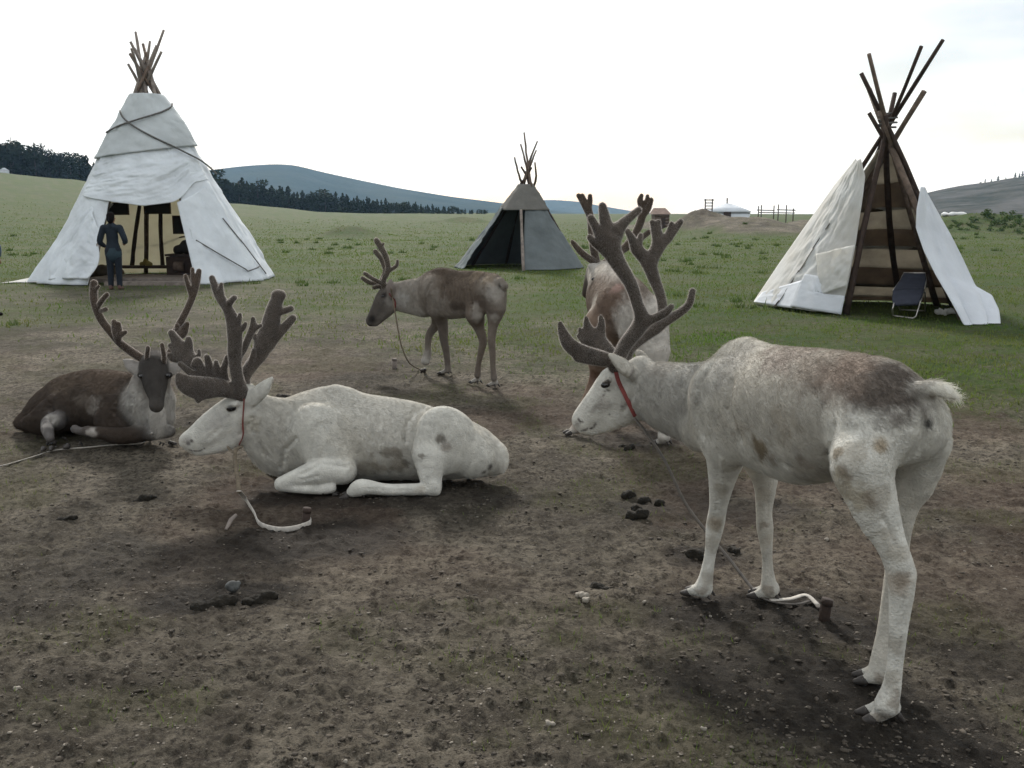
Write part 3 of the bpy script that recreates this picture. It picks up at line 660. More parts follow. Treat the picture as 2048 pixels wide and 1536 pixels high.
for i in range(4): MB().box((pf.location.x, 22.9+i*0.4, 0.06), (2.6-0.1*i, 0.37, 0.1)).build('plank', M['wood_grey'], pf, False)

# ---------------------------------------------------------------- small grey canvas tent
c1 = np.array([W(1040, 535, 29.5)[0], 29.5, 0.0]); ap1 = W(1053, 352, 29.5)
t2 = empty('conical_tent', c1, 'small grey canvas conical tent with a black open doorway', 'tent', 'conical pole tents')
K2 = Cone(ap1, c1, 2.02, 1.9, 9, 0.1)
def low2(u, v):
    th = R(2)+R(292)*u; h = 0.70*v
    P = K2.P(th, h, folds(u*6, v*2, 4, 3, 51, 0.05)+np.abs(folds(u*8, v*7, 1.5, 2, 54, 0.03)), 0.9); P[:, 2] = np.maximum(P[:, 2], 0.02); return P
sheet('cover', low2, 120, 40, M['canvas'], t2)
def up2(u, v):
    th = 2*math.pi*u+R(180); h = 0.63+0.28*v
    return K2.P(th, h, 0.05+folds(u*9, v*2, 2, 3, 61, 0.03), 0.7)
sheet('upper_cover', up2, 80, 16, mat('canvas_brown', (0.135, 0.13, 0.12), rough=0.9, noise=0.2, nscale=2, bump=0.02, bscale=6, spec=.1), t2)
def edge2(u, v):
    th = R(-66)+R(10)*u; h = 0.0+0.66*v; P = K2.P(th, h, 0.10+0.02*np.sin(v*17+u*4)+folds(u*3, v*8, 2, 2, 65, 0.05)); P[:, 2] = np.maximum(P[:, 2], 0.02); return P
sheet('door_flap', edge2, 14, 40, mat('canvas_pale', (0.2, 0.22, 0.22), rough=.9, noise=.2, nscale=3, bump=.02, bscale=6), t2)
for i in range(9):
    th = 2*math.pi*i/9-0.1; w_ = (th+math.pi) % (2*math.pi)-math.pi
    if R(-60) < w_ < R(-2): continue
    b = K2.P(np.array([th]), np.array([0.0]), -0.14, 0)[0]; t = K2.P(np.array([th]), np.array([1.0]), 0, 0)[0]
    pole(t2, b, b+(t-b)*[1.08, 1.05, 1.1, 1.06, 1.04, 1.07, 1.09, 1.05, 1.06][i], 0.05, 0.03, M['wood_dark'], 200+i, 0.03)
for i, (bx, by, px, py) in enumerate([(1062, 375, 1048, 265), (1060, 372, 1041, 288), (1044, 378, 1074, 282), (1040, 380, 1072, 300), (1048, 378, 1029, 315), (1064, 378, 1070, 325)]):
    pole(t2, W(bx, by, 29.5+(i-2)*0.1), W(px, py, 29.5-(i-2)*0.2), 0.045, 0.022, M['wood'], 220+i, 0.05)
pole(t2, np.array([*W(1047, 541, 27.6)[:2], 0.0]), W(1042, 420, 28.7), 0.05, 0.04, M['wood_grey'], 231, 0.01, 'door_post')

# ---------------------------------------------------------------- patched tent, open-topped, on the right
c2 = np.array([W(1750, 620, 15.9)[0], 15.9, 0.0]); X0 = W(1775, 248, 15.9)
t3 = empty('conical_tent', c2, 'open-topped tent of long dark poles with white patched side covers and a striped inside', 'tent', 'conical pole tents')
for i, (tx, ty, bx, by, Yb, Yt, r, m) in enumerate([(1886, 80, 1556, 599, 18.4, 15.0, .045, 'wood_dark'), (1843, 93, 1618, 597, 18.3, 15.1, .04, 'wood_dark'), (1848, 182, 1580, 600, 18.2, 15.3, .055, 'wood'), (1790, 185, 1692, 624, 15.45, 16.0, .05, 'wood_dark'),
        (1738, 108, 1874, 606, 16.9, 15.3, .045, 'wood'), (1722, 147, 1925, 604, 16.2, 15.6, .045, 'wood_dark'), (1738, 178, 1930, 632, 14.6, 16.3, .06, 'wood'), (1737, 226, 1975, 622, 15.7, 15.9, .045, 'wood_dark'), (1758, 222, 1905, 600, 16.9, 15.6, .04, 'wood'), (1771, 232, 1800, 602, 17.6, 15.6, .055, 'wood_dark')]):
    b = W(bx, by, Yb); b[2] = 0.0; t = W(tx, ty, Yt); pole(t3, b, t, r*1.15, r*0.7, M[m], 300+i, 0.035)
MB().tube([X0+np.array([0.14*math.cos(a), 0.14*math.sin(a), -0.05+0.012*a]) for a in np.linspace(0, 18, 60)], 0.016, 6).build('lashing', M['rope'], t3, True, np.array(t3.location))
def ruled(A, B):
    """surface between two picture edges, each a list of (px, py, Y)"""
    A = np.array([W(*q) for q in A]); B = np.array([W(*q) for q in B])
    la = np.concatenate([[0], np.cumsum(np.linalg.norm(np.diff(A, axis=0), axis=1))]); lb_ = np.concatenate([[0], np.cumsum(np.linalg.norm(np.diff(B, axis=0), axis=1))])
    def f(u, v):
        a = np.stack([np.interp(v, la/la[-1], A[:, i]) for i in range(3)], -1); b = np.stack([np.interp(v, lb_/lb_[-1], B[:, i]) for i in range(3)], -1)
        return a*(1-u)[:, None]+b*u[:, None]
    return f
def bulge(f, amp, seed, out, sx=3, sy=4):
    def g(u, v):
        P = f(u, v); o = np.asarray(out, float); o = o/np.linalg.norm(o)
        d = folds(u*2+v*.6, v*2, sx, sy, seed, amp)+np.abs(folds(u*2.5+v*2, v*2.5-u, 2, 2.5, seed+3, amp*1.2))
        P = P+o*(d*np.sqrt(np.clip(np.sin(math.pi*u), 0, 1)))[:, None]; P[:, 2] = np.maximum(P[:, 2], 0.012); return P
    return g
LO = (-0.6, -0.75, 0.35)
near_edge = [(1722, 318, 15.75), (1730, 352, 15.65), (1726, 390, 15.6), (1713, 478, 15.55), (1698, 560, 15.5), (1688, 600, 15.47), (1683, 627, 15.45)]
mid_edge = [(1715, 322, 16.0), (1698, 352, 16.1), (1672, 420, 16.15), (1632, 510, 16.1), (1600, 575, 16.05), (1583, 617, 16.0)]
far_edge = [(1712, 318, 16.4), (1668, 372, 16.7), (1604, 462, 17.0), (1560, 525, 17.2), (1507, 604, 17.4)]
def three(u, v):
    z = np.zeros_like(u); a = ruled(far_edge, mid_edge)(z, v); m = ruled(mid_edge, near_edge)(z, v); b = ruled(mid_edge, near_edge)(z+1, v)
    c = 2*m-0.5*(a+b); w = u[:, None]; return a*(1-w)**2+2*w*(1-w)*c+b*w**2
sheet('side_cover', bulge(three, 0.045, 71, LO, 4, 4), 90, 60, M['cloth_old'], t3)
# sheet('side_cover', bulge(ruled([(1760, 330, 17.0), (1720, 420, 17.7), (1650, 560, 18.3), (1640, 590, 18.35)], far_edge), 0.03, 77, (-1, .3, .3)), 30, 40, M['cloth_old'], t3)
M['patch'] = mat('patch', (0.76, 0.80, 0.87), rough=0.7, noise=0.08, nscale=2, bump=0.01, bscale=8, spec=.25, trans=0.4, tcol=(0.8, 0.78, 0.74))
def shift(P, d): return [(a, b, y-d) for a, b, y in P]
sheet('patch', bulge(ruled(shift([(1610, 548, 16.05), (1580, 612, 15.98)], .13), shift([(1636, 552, 15.9), (1650, 590, 15.7), (1690, 592, 15.48), (1682, 629, 15.42)], .13)), 0.012, 81, LO), 20, 20, M['patch'], t3)
sheet('patch', bulge(ruled(shift([(1524, 585, 17.3), (1508, 604, 17.35)], .13), shift([(1606, 560, 16.05), (1583, 616, 16.0)], .14)), 0.012, 83, LO), 20, 14, M['patch'], t3)
sheet('patch', bulge(ruled(shift([(1632, 508, 16.1), (1640, 590, 15.85)], .2), shift([(1710, 490, 15.55), (1693, 572, 15.48)], .2)), 0.03, 85, LO), 26, 26, M['cloth_old'], t3)
inner = [(1842, 374, 15.2), (1833, 418, 15.0), (1831, 455, 14.9), (1846, 500, 14.7), (1868, 548, 14.5), (1890, 590, 14.3), (1922, 654, 14.0)]
outer = [(1848, 376, 15.6), (1872, 420, 15.6), (1900, 470, 15.5), (1925, 520, 15.4), (1948, 572, 15.2), (1978, 590, 14.9), (1988, 618, 14.6), (1989, 648, 14.2)]
def rcov(u, v):
    P = bulge(ruled(inner, outer), 0.02, 91, (0.2, -0.9, 0.3))(u, v); P[:, 1] -= (0.04+0.10*sstep(0.45, 1.0, v))*np.abs(np.sin(u*6.5+v*1.5)); P[:, 0] += 0.05*np.sin(u*13)*sstep(0.6, 1, v); return P
sheet('side_cover', rcov, 40, 60, M['patch'], t3)
sheet('side_cover', bulge(ruled([(1850, 376, 15.65), (1880, 470, 16.4), (1900, 560, 16.9), (1905, 606, 17.0)], [(q[0]-2, q[1], q[2]+.03) for q in outer]), 0.02, 95, (1, 0, .2)), 20, 40, M['strip_dark'], t3)
rows = [300, 362, 412, 456, 492, 537, 572, 600, 613]
for i in range(len(rows)-1):     # strips of the back wall, sewn one above the other
    y0, y1 = rows[i], rows[i+1]
    def strip(u, v, y0=y0, y1=y1, i=i):
        out = []
        for a, b in zip(u, v):
            yy = y0+(y1-y0+1.5)*b; t = (yy-300)/313.0; th = R(-78)+R(156)*a; rad = (0.10+1.75*t)
            px = 1768+0*a; pc = W(px, yy+6*math.sin(a*math.pi)*(i % 2)*b, 16.0+0.0*t); sag = 0.05*math.sin(a*9+i)*b
            out.append((pc[0]+rad*math.sin(th)*1.02+0.1*t, 15.95+rad*math.cos(th), pc[2]-0.06*t+sag*0.4+(0.0 if i < 7 else 0.02)))
        P = np.array(out); P[:, 1] += folds(u*3, v+i, 2, 2, 100+i, 0.03)+0.018*(i % 2); P[:, 2] = np.maximum(P[:, 2], 0.03); return P
    sheet('canvas_strip', strip, 30, 8, M['strip_light'] if i % 2 == 0 else M['strip_dark'], t3)
# folding chair
M['chair_cloth'] = mat('chair_cloth', (0.03, 0.034, 0.05), rough=0.85, noise=0.2, nscale=10, bump=.004, bscale=60)
M['steel'] = mat('steel', (0.45, 0.43, 0.40), rough=0.35, metal=0.9, noise=.2, nscale=20)
cx = W(1820, 625, 15.0); fc = empty('folding_chair', (cx[0], 15.0, 0), 'folding chair with navy cloth and bare metal tube legs inside the patched tent', 'chair')
def cp(px, py, Y): return W(px, py, Y)
sheet('seat', ruled([(1786, 582, 15.25), (1784, 600, 14.95), (1790, 610, 14.75)], [(1848, 577, 15.15), (1845, 592, 14.9), (1836, 609, 14.72)]), 14, 10, M['chair_cloth'], fc, 0.035)
sheet('backrest', ruled([(1808, 548, 15.75), (1800, 562, 15.55), (1786, 582, 15.26)], [(1850, 548, 15.65), (1852, 560, 15.5), (1849, 577, 15.16)]), 14, 12, M['chair_cloth'], fc, 0.035)
fb = G(1785, 634); fb2 = G(1832, 638)
MB().tube([W(1788, 606, 14.8), W(1785, 620, 14.75), np.array([fb[0], fb[1], 0.03]), np.array([fb[0]+.05, fb[1]-.02, 0.015]), np.array([fb2[0]-.05, fb2[1], 0.015]), np.array([fb2[0], fb2[1], 0.04]), W(1840, 606, 14.75), W(1849, 578, 15.15)], 0.013, 8).build('front_leg', M['steel'], fc, True)
rb = G(1800, 622); rb2 = G(1850, 624)
MB().tube([W(1790, 600, 15.2), np.array([rb[0], rb[1], 0.02]), np.array([rb2[0], rb2[1], 0.02]), W(1850, 585, 15.2)], 0.013, 8).build('rear_leg', M['steel'], fc, True)
MB().tube([W(1786, 582, 15.25), W(1800, 562, 15.55), W(1808, 546, 15.78), W(1850, 546, 15.68), W(1852, 560, 15.5), W(1849, 577, 15.15)], 0.014, 8).build('back_frame', M['steel'], fc, True)
b = Field(0.02); rr_ = np.random.default_rng(4)
for i in range(12):
    p = G(1868+rr_.uniform(0, 44), 628+rr_.uniform(-3, 5)); p[2] = rr_.uniform(0.0, .05); b.cone(p, p+np.array([rr_.uniform(-.12, .12), rr_.uniform(-.1, .1), rr_.uniform(0, .06)]), .04, .02, .03)
v, f = b.mesh(1); v[:, 2] = np.maximum(v[:, 2], 0.004); tag(place('crumpled_cloth', v, f, M['cloth_old']), 'crumpled pale cloth on the ground beside the folding chair', 'cloth')
# ================================================================ reindeer
WHT = (0.53, 0.515, 0.47); CRM = (0.44, 0.415, 0.365); GRY = (0.30, 0.285, 0.26); BRN = (0.115, 0.085, 0.065); DBR = (0.05, 0.038, 0.03); BLK = (0.012, 0.011, 0.011)
VEL = (0.075, 0.062, 0.052); VELB = (0.06, 0.043, 0.03); TAN = (0.20, 0.15, 0.115)
def blob(v, col, fur, px, py, Y, r, c, amt=1.0, seed=1, rag=0.6, sc=(1, 1, 1), fscale=18):
    """a patch of other coat colour, dirt or painted shading, with a ragged edge"""
    p = pick(v, px, py); rr = px2m(r, p); d = (v-p)/np.asarray(sc)
    e = np.sqrt((d*d).sum(1))/rr; i = np.where(e < 1.12+rag)[0]; col = col.copy()
    e = e[i] + (fbm3(v[i]*fscale, 3, seed)-0.5)*rag*2
    k = (amt*sstep(1.12, 0.35, e))[:, None]; col[i] = col[i]*(1-k)+np.asarray(c)*k
    return col
def stroke(pts, r, c, amt=0.85, step=3.0):
    """a painted line along picture points on the skin"""
    out = []
    for (a, b), (x, y) in zip(pts[:-1], pts[1:]):
        n = max(1, int(math.hypot(x-a, y-b)/step))
        out += [((a+(x-a)*i/n, b+(y-b)*i/n, 0, r, c), dict(amt=amt, seed=3, rag=0.15)) for i in range(n+1)]
    return out
class Deer:
    def __init__(s, label, vox, base_px, name='reindeer', avox=0.0055, fdens=30000, hair_r=0.0007, group='reindeer tethered on the trampled ground'):
        s.base = np.array([*G(*base_px)[:2], 0.0]); s.root = empty(name, s.base, label, 'reindeer', group)
        s.f = Field(vox); s.vox = vox; s.avox = avox or vox*0.6; s.fdens = fdens; s.hr = hair_r; s.patches = []; s.grooves = []
    def body(s, comb, default, smooth=2, lift=0.3, tau=0.02, wild=0.3, maxn=130000):
        v, f = s.f.mesh(smooth); v[:, 2] = np.maximum(v[:, 2], 0.002)
        n = vnormals(v, f); dv = np.zeros(len(v))
        for pts, r, dep in s.grooves:      # folds of skin (in) and bones or tendons (out)
            for (a, b), (x, y) in zip(pts[:-1], pts[1:]):
                m = max(1, int(math.hypot(x-a, y-b)/4)); A, B = pick(v, a, b), pick(v, x, y)
                path = [pick(v, a+(x-a)*i/m, b+(y-b)*i/m) for i in range(m+1)]
                d = np.min([((v-q)**2).sum(1) for q in path], axis=0)**0.5; rr = px2m(r, A); w = dep*sstep(1.0, 0.0, d/rr)
                dv = np.where(np.abs(w) > np.abs(dv), w, dv)
        v = v-n*dv[:, None]; v[:, 2] = np.maximum(v[:, 2], 0.002)
        col, fur = s.f.paint(v, default, tau)
        for q in s.patches: col = blob(v, col, fur, *q[0], **q[1])
        col = col*(0.86+0.28*fbm3(v*22, 3, 5))[:, None]
        s.v = v
        s.skin = place('body', v, f, M['coat'], s.root, True, col, s.base)
        n = vnormals(v, f)
        c = np.tile(np.asarray(comb, float), (len(v), 1)) + np.array([0, 0, -0.6])
        make_fur('coat', v, f, col*1.06, fur, s.fdens, M['hair'], s.skin, s.base, c, s.hr, lift, 3, wild, maxn=maxn)
        return s.skin
    def antler(s, chains, k=0.014, col=VEL, fuzz=0.0065, dens=240000, name='antler', plates=()):
        A = Field(s.avox)
        th = lambda ch: [(a, b, y, max(r*0.94-0.7, 2.2)) for a, b, y, r in ch]
        for ch in chains: A.chain(th(ch), k=k*0.7, col=col, fur=fuzz)
        for ch, lat, sc in plates: A.chain(th(ch), k=k*0.7, lat=lat, sc=sc, col=col, fur=fuzz)
        v, f = A.mesh(2); c, fu = A.paint(v)
        c = c*(0.75+0.5*fbm3(v*30, 3, 8))[:, None]
        an = place(name, v, f, M['velvet'], s.root, True, c, s.base)
        make_fur('velvet', v, f, np.clip(c*2+0.27, 0, 1), fu, dens, M['fuzz'], an, s.base, None, 0.00017, 2.2, 5, 0.5, 3, maxn=70000)
    def eye(s, px, py, Y, r, off=(0, 0, 0)):
        p = pick(s.v, px, py); rr = px2m(r, p); n = p-np.array([0, 0, CAMH]); n /= np.linalg.norm(n); p = p+n*rr*0.55
        b = Field(rr/5); b.cone(p-np.array([rr*0.3, 0, 0]), p+np.array([rr*0.35, 0, rr*0.12]), rr*0.8, rr*0.75, 0.0); v, f = b.mesh(1)
        place('eye', v, f, M['eye'], s.skin, True, None, s.base)
    def hoof(s, p, fwd, size=0.045, m=None, spread=0.55, flat=True, col=(0.035, 0.03, 0.027)):
        """cloven hoof: two toes and two dew claws; p is the point on the ground under the pastern"""
        fwd = np.asarray(fwd, float); fwd = fwd/np.linalg.norm(fwd); side = np.cross(fwd, (0, 0, 1.0)); side /= np.linalg.norm(side); up = np.cross(side, fwd)
        p = np.asarray(p, float); col = None
        for q in (-1, 1):
            h = Field(0.0045); h2 = Field(0.004)
            a = p+side*q*size*(spread-.05)+up*size*0.30+fwd*size*1.15; b = p+side*q*size*spread+fwd*size*1.72+up*size*0.2
            h.cone(a, b, size*0.40, size*0.20, 0.004, col=col)
            h2.cone(p+side*q*size*0.45+up*size*0.62-fwd*size*0.62, p+side*q*size*0.55+up*size*0.2-fwd*size*0.95, size*0.2, size*0.1, 0.004, col=col)
            for nm, hh in (('hoof', h), ('dew_claw', h2)):
                v, f = hh.mesh(1); v[:, 2] = np.maximum(v[:, 2], 0.001)
                place(nm, v, f, m or M['hoof'], s.root, True, None, s.base)
def foot(D, p, fwd, size, col, k=0.015):
    """the furred foot above the toes"""
    fwd = np.asarray(fwd, float); fwd = fwd/np.linalg.norm(fwd); p = np.asarray(p, float); side = np.cross(fwd, (0, 0, 1.0)); up = np.array([0, 0, 1.0])
    for q in (-1, 1):
        D.f.cone(p+up*size*0.95-fwd*size*0.25+side*q*size*0.15, p+fwd*size*0.5+side*q*size*0.34+up*size*0.6, size*0.50, size*0.44, k, col=col, fur=0.007)
        D.f.cone(p+fwd*size*0.5+side*q*size*0.36+up*size*0.55, p+fwd*size*1.15+side*q*size*0.5+up*size*0.36, size*0.40, size*0.28, 0.004, col=tuple(0.62*c for c in col), fur=0.004)

# ---------------------------------------------------------------- white bull standing nearest, head lowered
D = Deer('big white standing reindeer with a brown saddle, raised tail and lowered head', 0.0062, (1560, 1230), fdens=60000, hair_r=0.0005)
hd = np.array([-0.42, 0.91, 0]); hd /= np.linalg.norm(hd); lat = np.array([-hd[1], hd[0], 0])
T = D.f; gry = (0.36, 0.345, 0.315)
T.chain([(1474, 802, 3.68, 96), (1560, 814, 3.42, 114), (1668, 824, 3.14, 113), (1765, 830, 2.97, 95)], k=0.045, lat=lat, sc=0.84, col=(0.39, 0.365, 0.32), fur=0.016)
T.chain([(1765, 832, 2.97, 96), (1822, 850, 2.90, 74)], k=0.06, lat=lat, sc=0.95, col=WHT, fur=0.018)
T.chain([(1468, 768, 3.72, 62), (1492, 741, 3.66, 66), (1548, 775, 3.48, 56)], k=0.07, lat=lat, sc=0.5, col=CRM, fur=0.016)       # withers
T.chain([(1560, 772, 3.44, 66), (1650, 777, 3.20, 70), (1745, 790, 3.0, 70), (1815, 812, 2.92, 46)], k=0.05, lat=lat, sc=0.6, col=CRM, fur=0.016)      # back line
T.chain([(1470, 850, 3.62, 62), (1400, 862, 3.80, 40)], k=0.06, lat=lat, sc=0.9, col=CRM, fur=0.02)      # brisket
T.chain([(1545, 868, 3.45, 80), (1600, 884, 3.32, 84), (1650, 880, 3.18, 80)], k=0.06, lat=lat, sc=0.95, col=WHT, fur=0.016)    # belly
nl = np.array([-0.35, -0.94, 0])
T.chain([(1445, 806, 3.80, 84), (1375, 801, 3.92, 74), (1318, 787, 4.02, 63), (1280, 782, 4.07, 55)], k=0.04, lat=nl, sc=0.62, col=gry, fur=0.02)
T.chain([(1405, 835, 3.86, 55), (1345, 815, 3.97, 46)], k=0.05, lat=nl, sc=0.6, col=WHT, fur=0.03)
hl = np.array([-0.12, -0.99, 0])
T.chain([(1272, 775, 4.08, 50), (1240, 782, 4.11, 48), (1205, 812, 4.14, 38), (1174, 838, 4.16, 27)], k=0.025, lat=hl, sc=0.66, col=WHT, fur=0.0045)
T.chain([(1225, 762, 4.12, 28), (1200, 790, 4.15, 20), (1168, 828, 4.17, 16)], k=0.02, lat=hl, sc=0.7, col=CRM, fur=0.005)    # bridge of nose
T.chain([(1163, 842, 4.165, 19), (1170, 852, 4.16, 17)], k=0.015, lat=hl, sc=0.85, col=CRM, fur=0.004)
T.chain([(1258, 815, 4.09, 34), (1215, 845, 4.13, 20), (1186, 860, 4.15, 12)], k=0.02, lat=hl, sc=0.7, col=WHT, fur=0.007)    # jaw
T.chain([(1157, 862, 4.10, 3.2), (1178, 860, 4.08, 3.0), (1192, 855, 4.06, 2.0)], k=0.01, sub=True)     # mouth
T.chain([(1158, 838, 4.06, 5)], k=0.012, sub=True)                     # nostril
T.chain([(1212, 773, 4.01, 9)], k=0.016, sub=True)                      # eye socket
T.chain([(1218, 760, 4.03, 7), (1206, 770, 4.04, 6)], k=0.014, col=CRM, fur=0.004)    # brow
el = np.array([0.3, -0.8, 0.5])
T.chain([(1268, 750, 4.02, 14), (1246, 732, 3.97, 17), (1222, 711, 3.95, 7)], k=0.014, lat=el, sc=0.4, col=CRM, fur=0.008)
T.chain([(1250, 733, 3.935, 9), (1228, 716, 3.92, 4)], k=0.01, sub=True)
T.chain([(1283, 740, 4.18, 13), (1284, 716, 4.24, 14), (1272, 702, 4.27, 5)], k=0.014, lat=el, sc=0.4, col=CRM, fur=0.008)
T.chain([(1282, 738, 4.1, 26)], k=0.03, col=WHT, fur=0.014)
# shoulders and fore legs
T.chain([(1440, 800, 3.62, 72), (1452, 870, 3.60, 58)], k=0.07, lat=lat, sc=0.6, col=WHT, fur=0.015)
fl = T.chain([(1458, 880, 3.62, 50), (1446, 945, 3.70, 30), (1437, 1010, 3.76, 18), (1430, 1052, 3.79, 18), (1421, 1105, 3.80, 11.5), (1413, 1150, 3.80, 13.5), (1406, 1178, 3.80, 18)], k=0.025, col=WHT, fur=0.005)
fr = T.chain([(1512, 890, 3.84, 46), (1530, 960, 3.82, 25), (1528, 1020, 3.80, 16), (1530, 1056, 3.80, 16.5), (1534, 1110, 3.79, 10.5), (1536, 1150, 3.79, 12.5), (1539, 1178, 3.79, 18)], k=0.025, col=CRM, fur=0.005)
# haunches and hind legs
T.chain([(1760, 832, 2.94, 68), (1728, 888, 2.88, 70), (1715, 940, 2.84, 55)], k=0.08, lat=lat, sc=0.72, col=WHT, fur=0.014)
hlft = T.chain([(1722, 925, 2.83, 58), (1750, 1015, 2.82, 45), (1782, 1088, 2.80, 30), (1800, 1138, 2.79, 28), (1803, 1180, 2.79, 25), (1798, 1240, 2.79, 19.5), (1791, 1320, 2.79, 15.5), (1784, 1372, 2.79, 18), (1773, 1410, 2.79, 24)], k=0.03, col=WHT, fur=0.005)
T.chain([(1796, 1100, 2.81, 14), (1817, 1142, 2.81, 15), (1816, 1164, 2.81, 14)], k=0.014, col=CRM, fur=0.007)
T.chain([(1842, 880, 3.02, 62), (1822, 960, 3.05, 46)], k=0.06, lat=lat, sc=0.75, col=WHT, fur=0.014)
hrgt = T.chain([(1825, 930, 3.06, 54), (1800, 1010, 3.07, 36), (1794, 1085, 3.08, 24), (1796, 1130, 3.08, 24), (1786, 1190, 3.08, 21), (1772, 1260, 3.07, 17), (1762, 1310, 3.06, 18), (1758, 1345, 3.06, 22)], k=0.03, col=CRM, fur=0.005)
# tail, cleft
T.chain([(1818, 788, 2.87, 19), (1855, 776, 2.83, 18), (1885, 780, 2.81, 17), (1907, 793, 2.80, 9)], k=0.02, lat=(0, 0, 1), sc=0.85, col=(0.66, 0.64, 0.58), fur=0.026)
T.chain([(1848, 838, 2.80, 5), (1842, 880, 2.795, 7), (1826, 930, 2.80, 9)], k=0.02, sub=True)
fw = hd*1.0
for (px, py, dr, sz) in ((1404, 1194, hd+np.array([-0.55, -0.25, 0]), 0.05), (1537, 1197, hd+np.array([-0.6, -0.5, 0]), 0.05), (1772, 1440, hd+np.array([-0.75, -0.85, 0]), 0.052), (1758, 1366, hd+np.array([-0.8, -0.6, 0]), 0.05)):
    p = G(px, py); foot(D, p, dr, sz, WHT); D.hoof(p, dr, sz*0.95)
P = D.patches
sad = (0.095, 0.078, 0.066)
P += [((1640, 722, 3.22, 120, (0.20, 0.168, 0.138)), dict(amt=0.8, seed=2, rag=0.6, sc=(1.2, 1.4, 0.6))), ((1745, 755, 2.97, 125, sad), dict(amt=0.97, seed=4, rag=0.5, sc=(1, 1.1, .8))), ((1560, 705, 3.45, 80, (0.22, 0.185, 0.16)), dict(amt=0.75, seed=6, sc=(1, 1.3, .6))), ((1690, 740, 3.08, 90, (0.2, 0.155, 0.125)), dict(amt=0.7, seed=8))]
P += [((1520, 905, 3.42, 36, (0.16, 0.12, 0.07)), dict(amt=0.85, seed=9, rag=0.9, fscale=30)), ((1668, 905, 2.84, 20, (0.12, 0.095, 0.06)), dict(amt=0.8, seed=10, rag=1.0, fscale=45)), ((1762, 888, 2.72, 24, (0.24, 0.17, 0.09)), dict(amt=0.7, seed=12, rag=0.7)),
      ((1690, 985, 2.76, 60, (0.3, 0.25, 0.17)), dict(amt=0.6, seed=13, rag=0.9, fscale=30)), ((1852, 848, 2.79, 13, (0.03, 0.028, 0.026)), dict(amt=0.9, seed=14, rag=0.5)), ((1430, 1050, 3.74, 26, (0.22, 0.17, 0.11)), dict(amt=0.6, seed=15, rag=0.7)),
      ((1320, 735, 4.0, 40, (0.3, 0.28, 0.25)), dict(amt=0.6, seed=16, rag=0.8)), ((1205, 815, 4.05, 20, (0.33, 0.3, 0.27)), dict(amt=0.6, seed=17, rag=0.8)), ((1150, 850, 4.09, 8, (0.24, 0.22, 0.2)), dict(amt=0.6, seed=19, rag=.4)), *stroke([(1160, 864), (1170, 863), (1180, 860), (1190, 853)], 3.2, (0.07, 0.06, 0.052)), *stroke([(1152, 838), (1156, 845), (1161, 846)], 3.4, (0.06, 0.05, 0.045)), *stroke([(1206, 782), (1203, 792), (1199, 800)], 3.0, (0.25, 0.23, 0.21)), *stroke([(1222, 768), (1212, 764), (1203, 770), (1204, 778), (1214, 782)], 3.4, (0.09, 0.08, 0.07)), *stroke([(1178, 825), (1190, 815), (1200, 812)], 7, (0.33, 0.31, 0.28), .5), *stroke([(1272, 738), (1266, 752), (1270, 765)], 5, (0.25, 0.23, 0.21), .6), ((1217, 833, 4.1, 4, (0.05, 0.045, 0.04)), dict(amt=.8, seed=31, rag=.6)), ((1240, 816, 4.1, 4, (0.15, 0.13, 0.12)), dict(amt=.7, seed=31, rag=.6)),  # grey cheek shading painted into the coat, beside mouth, nostril and eye lines
      ((1600, 945, 3.25, 70, (0.25, 0.22, 0.18)), dict(amt=0.5, seed=20, rag=0.9)), ((1790, 1170, 2.72, 30, (0.33, 0.26, 0.2)), dict(amt=0.55, seed=21)), ((1390, 790, 3.8, 60, (0.28, 0.265, 0.24)), dict(amt=0.5, seed=25, rag=.7)), ((1460, 720, 3.7, 60, (0.3, 0.285, 0.26)), dict(amt=0.6, seed=26, rag=.8)), ((1212, 773, 4.05, 11, (0.06, 0.05, 0.045)), dict(amt=0.9, seed=27, rag=.2))]
D.grooves = [([(1400, 872), (1386, 822), (1392, 770), (1415, 728)], 14, .014), ([(1458, 762), (1450, 820), (1474, 880)], 16, .011), ([(1664, 955), (1650, 905), (1662, 850)], 13, .013), ([(1806, 1200), (1803, 1280), (1797, 1350)], 7, .006), ([(1790, 1095), (1770, 1040)], 9, .008),
             ([(1262, 768), (1260, 800), (1242, 826)], 8, .007), ([(1432, 1000), (1424, 1040)], 6, .004), ([(1725, 742), (1748, 775)], 22, -.010), ([(1800, 800), (1790, 840)], 20, -.008), ([(1440, 920), (1448, 980)], 9, -.005), ([(1560, 930), (1610, 955)], 12, .008), ([(1535, 1000), (1538, 1040)], 6, .004), ([(1680, 1010), (1715, 1080)], 12, -.006)]
for q in ((1790, 1290, 26), (1796, 1105, 30), (1421, 1090, 20), (1533, 1085, 18), (1755, 1010, 36), (1440, 985, 24), (1528, 990, 20), (1786, 1360, 22), (1770, 1075, 24), (1412, 1160, 16), (1700, 900, 40), (1560, 850, 45), (1480, 860, 40)):
    P.append(((q[0], q[1], 0, q[2], (0.27, 0.235, 0.185)), dict(amt=0.5, seed=int(q[0]), rag=0.95, fscale=24)))
for q in ((1800, 1160, 20), (1785, 1400, 24), (1765, 1440, 22), (1400, 1185, 16), (1538, 1185, 16), (1430, 1050, 12), (1530, 1055, 12), (1758, 1360, 16), (1690, 950, 22), (1735, 1000, 16), (1600, 920, 22), (1540, 920, 18)):
    P.append(((q[0], q[1], 0, q[2], (0.16, 0.125, 0.09)), dict(amt=0.6, seed=int(q[0])+3, rag=1.0, fscale=38)))
D.body(-hd, CRM)
D.eye(1212, 774, 4.045, 8.5)
ya, yb = 4.02, 4.24        # near and far antler
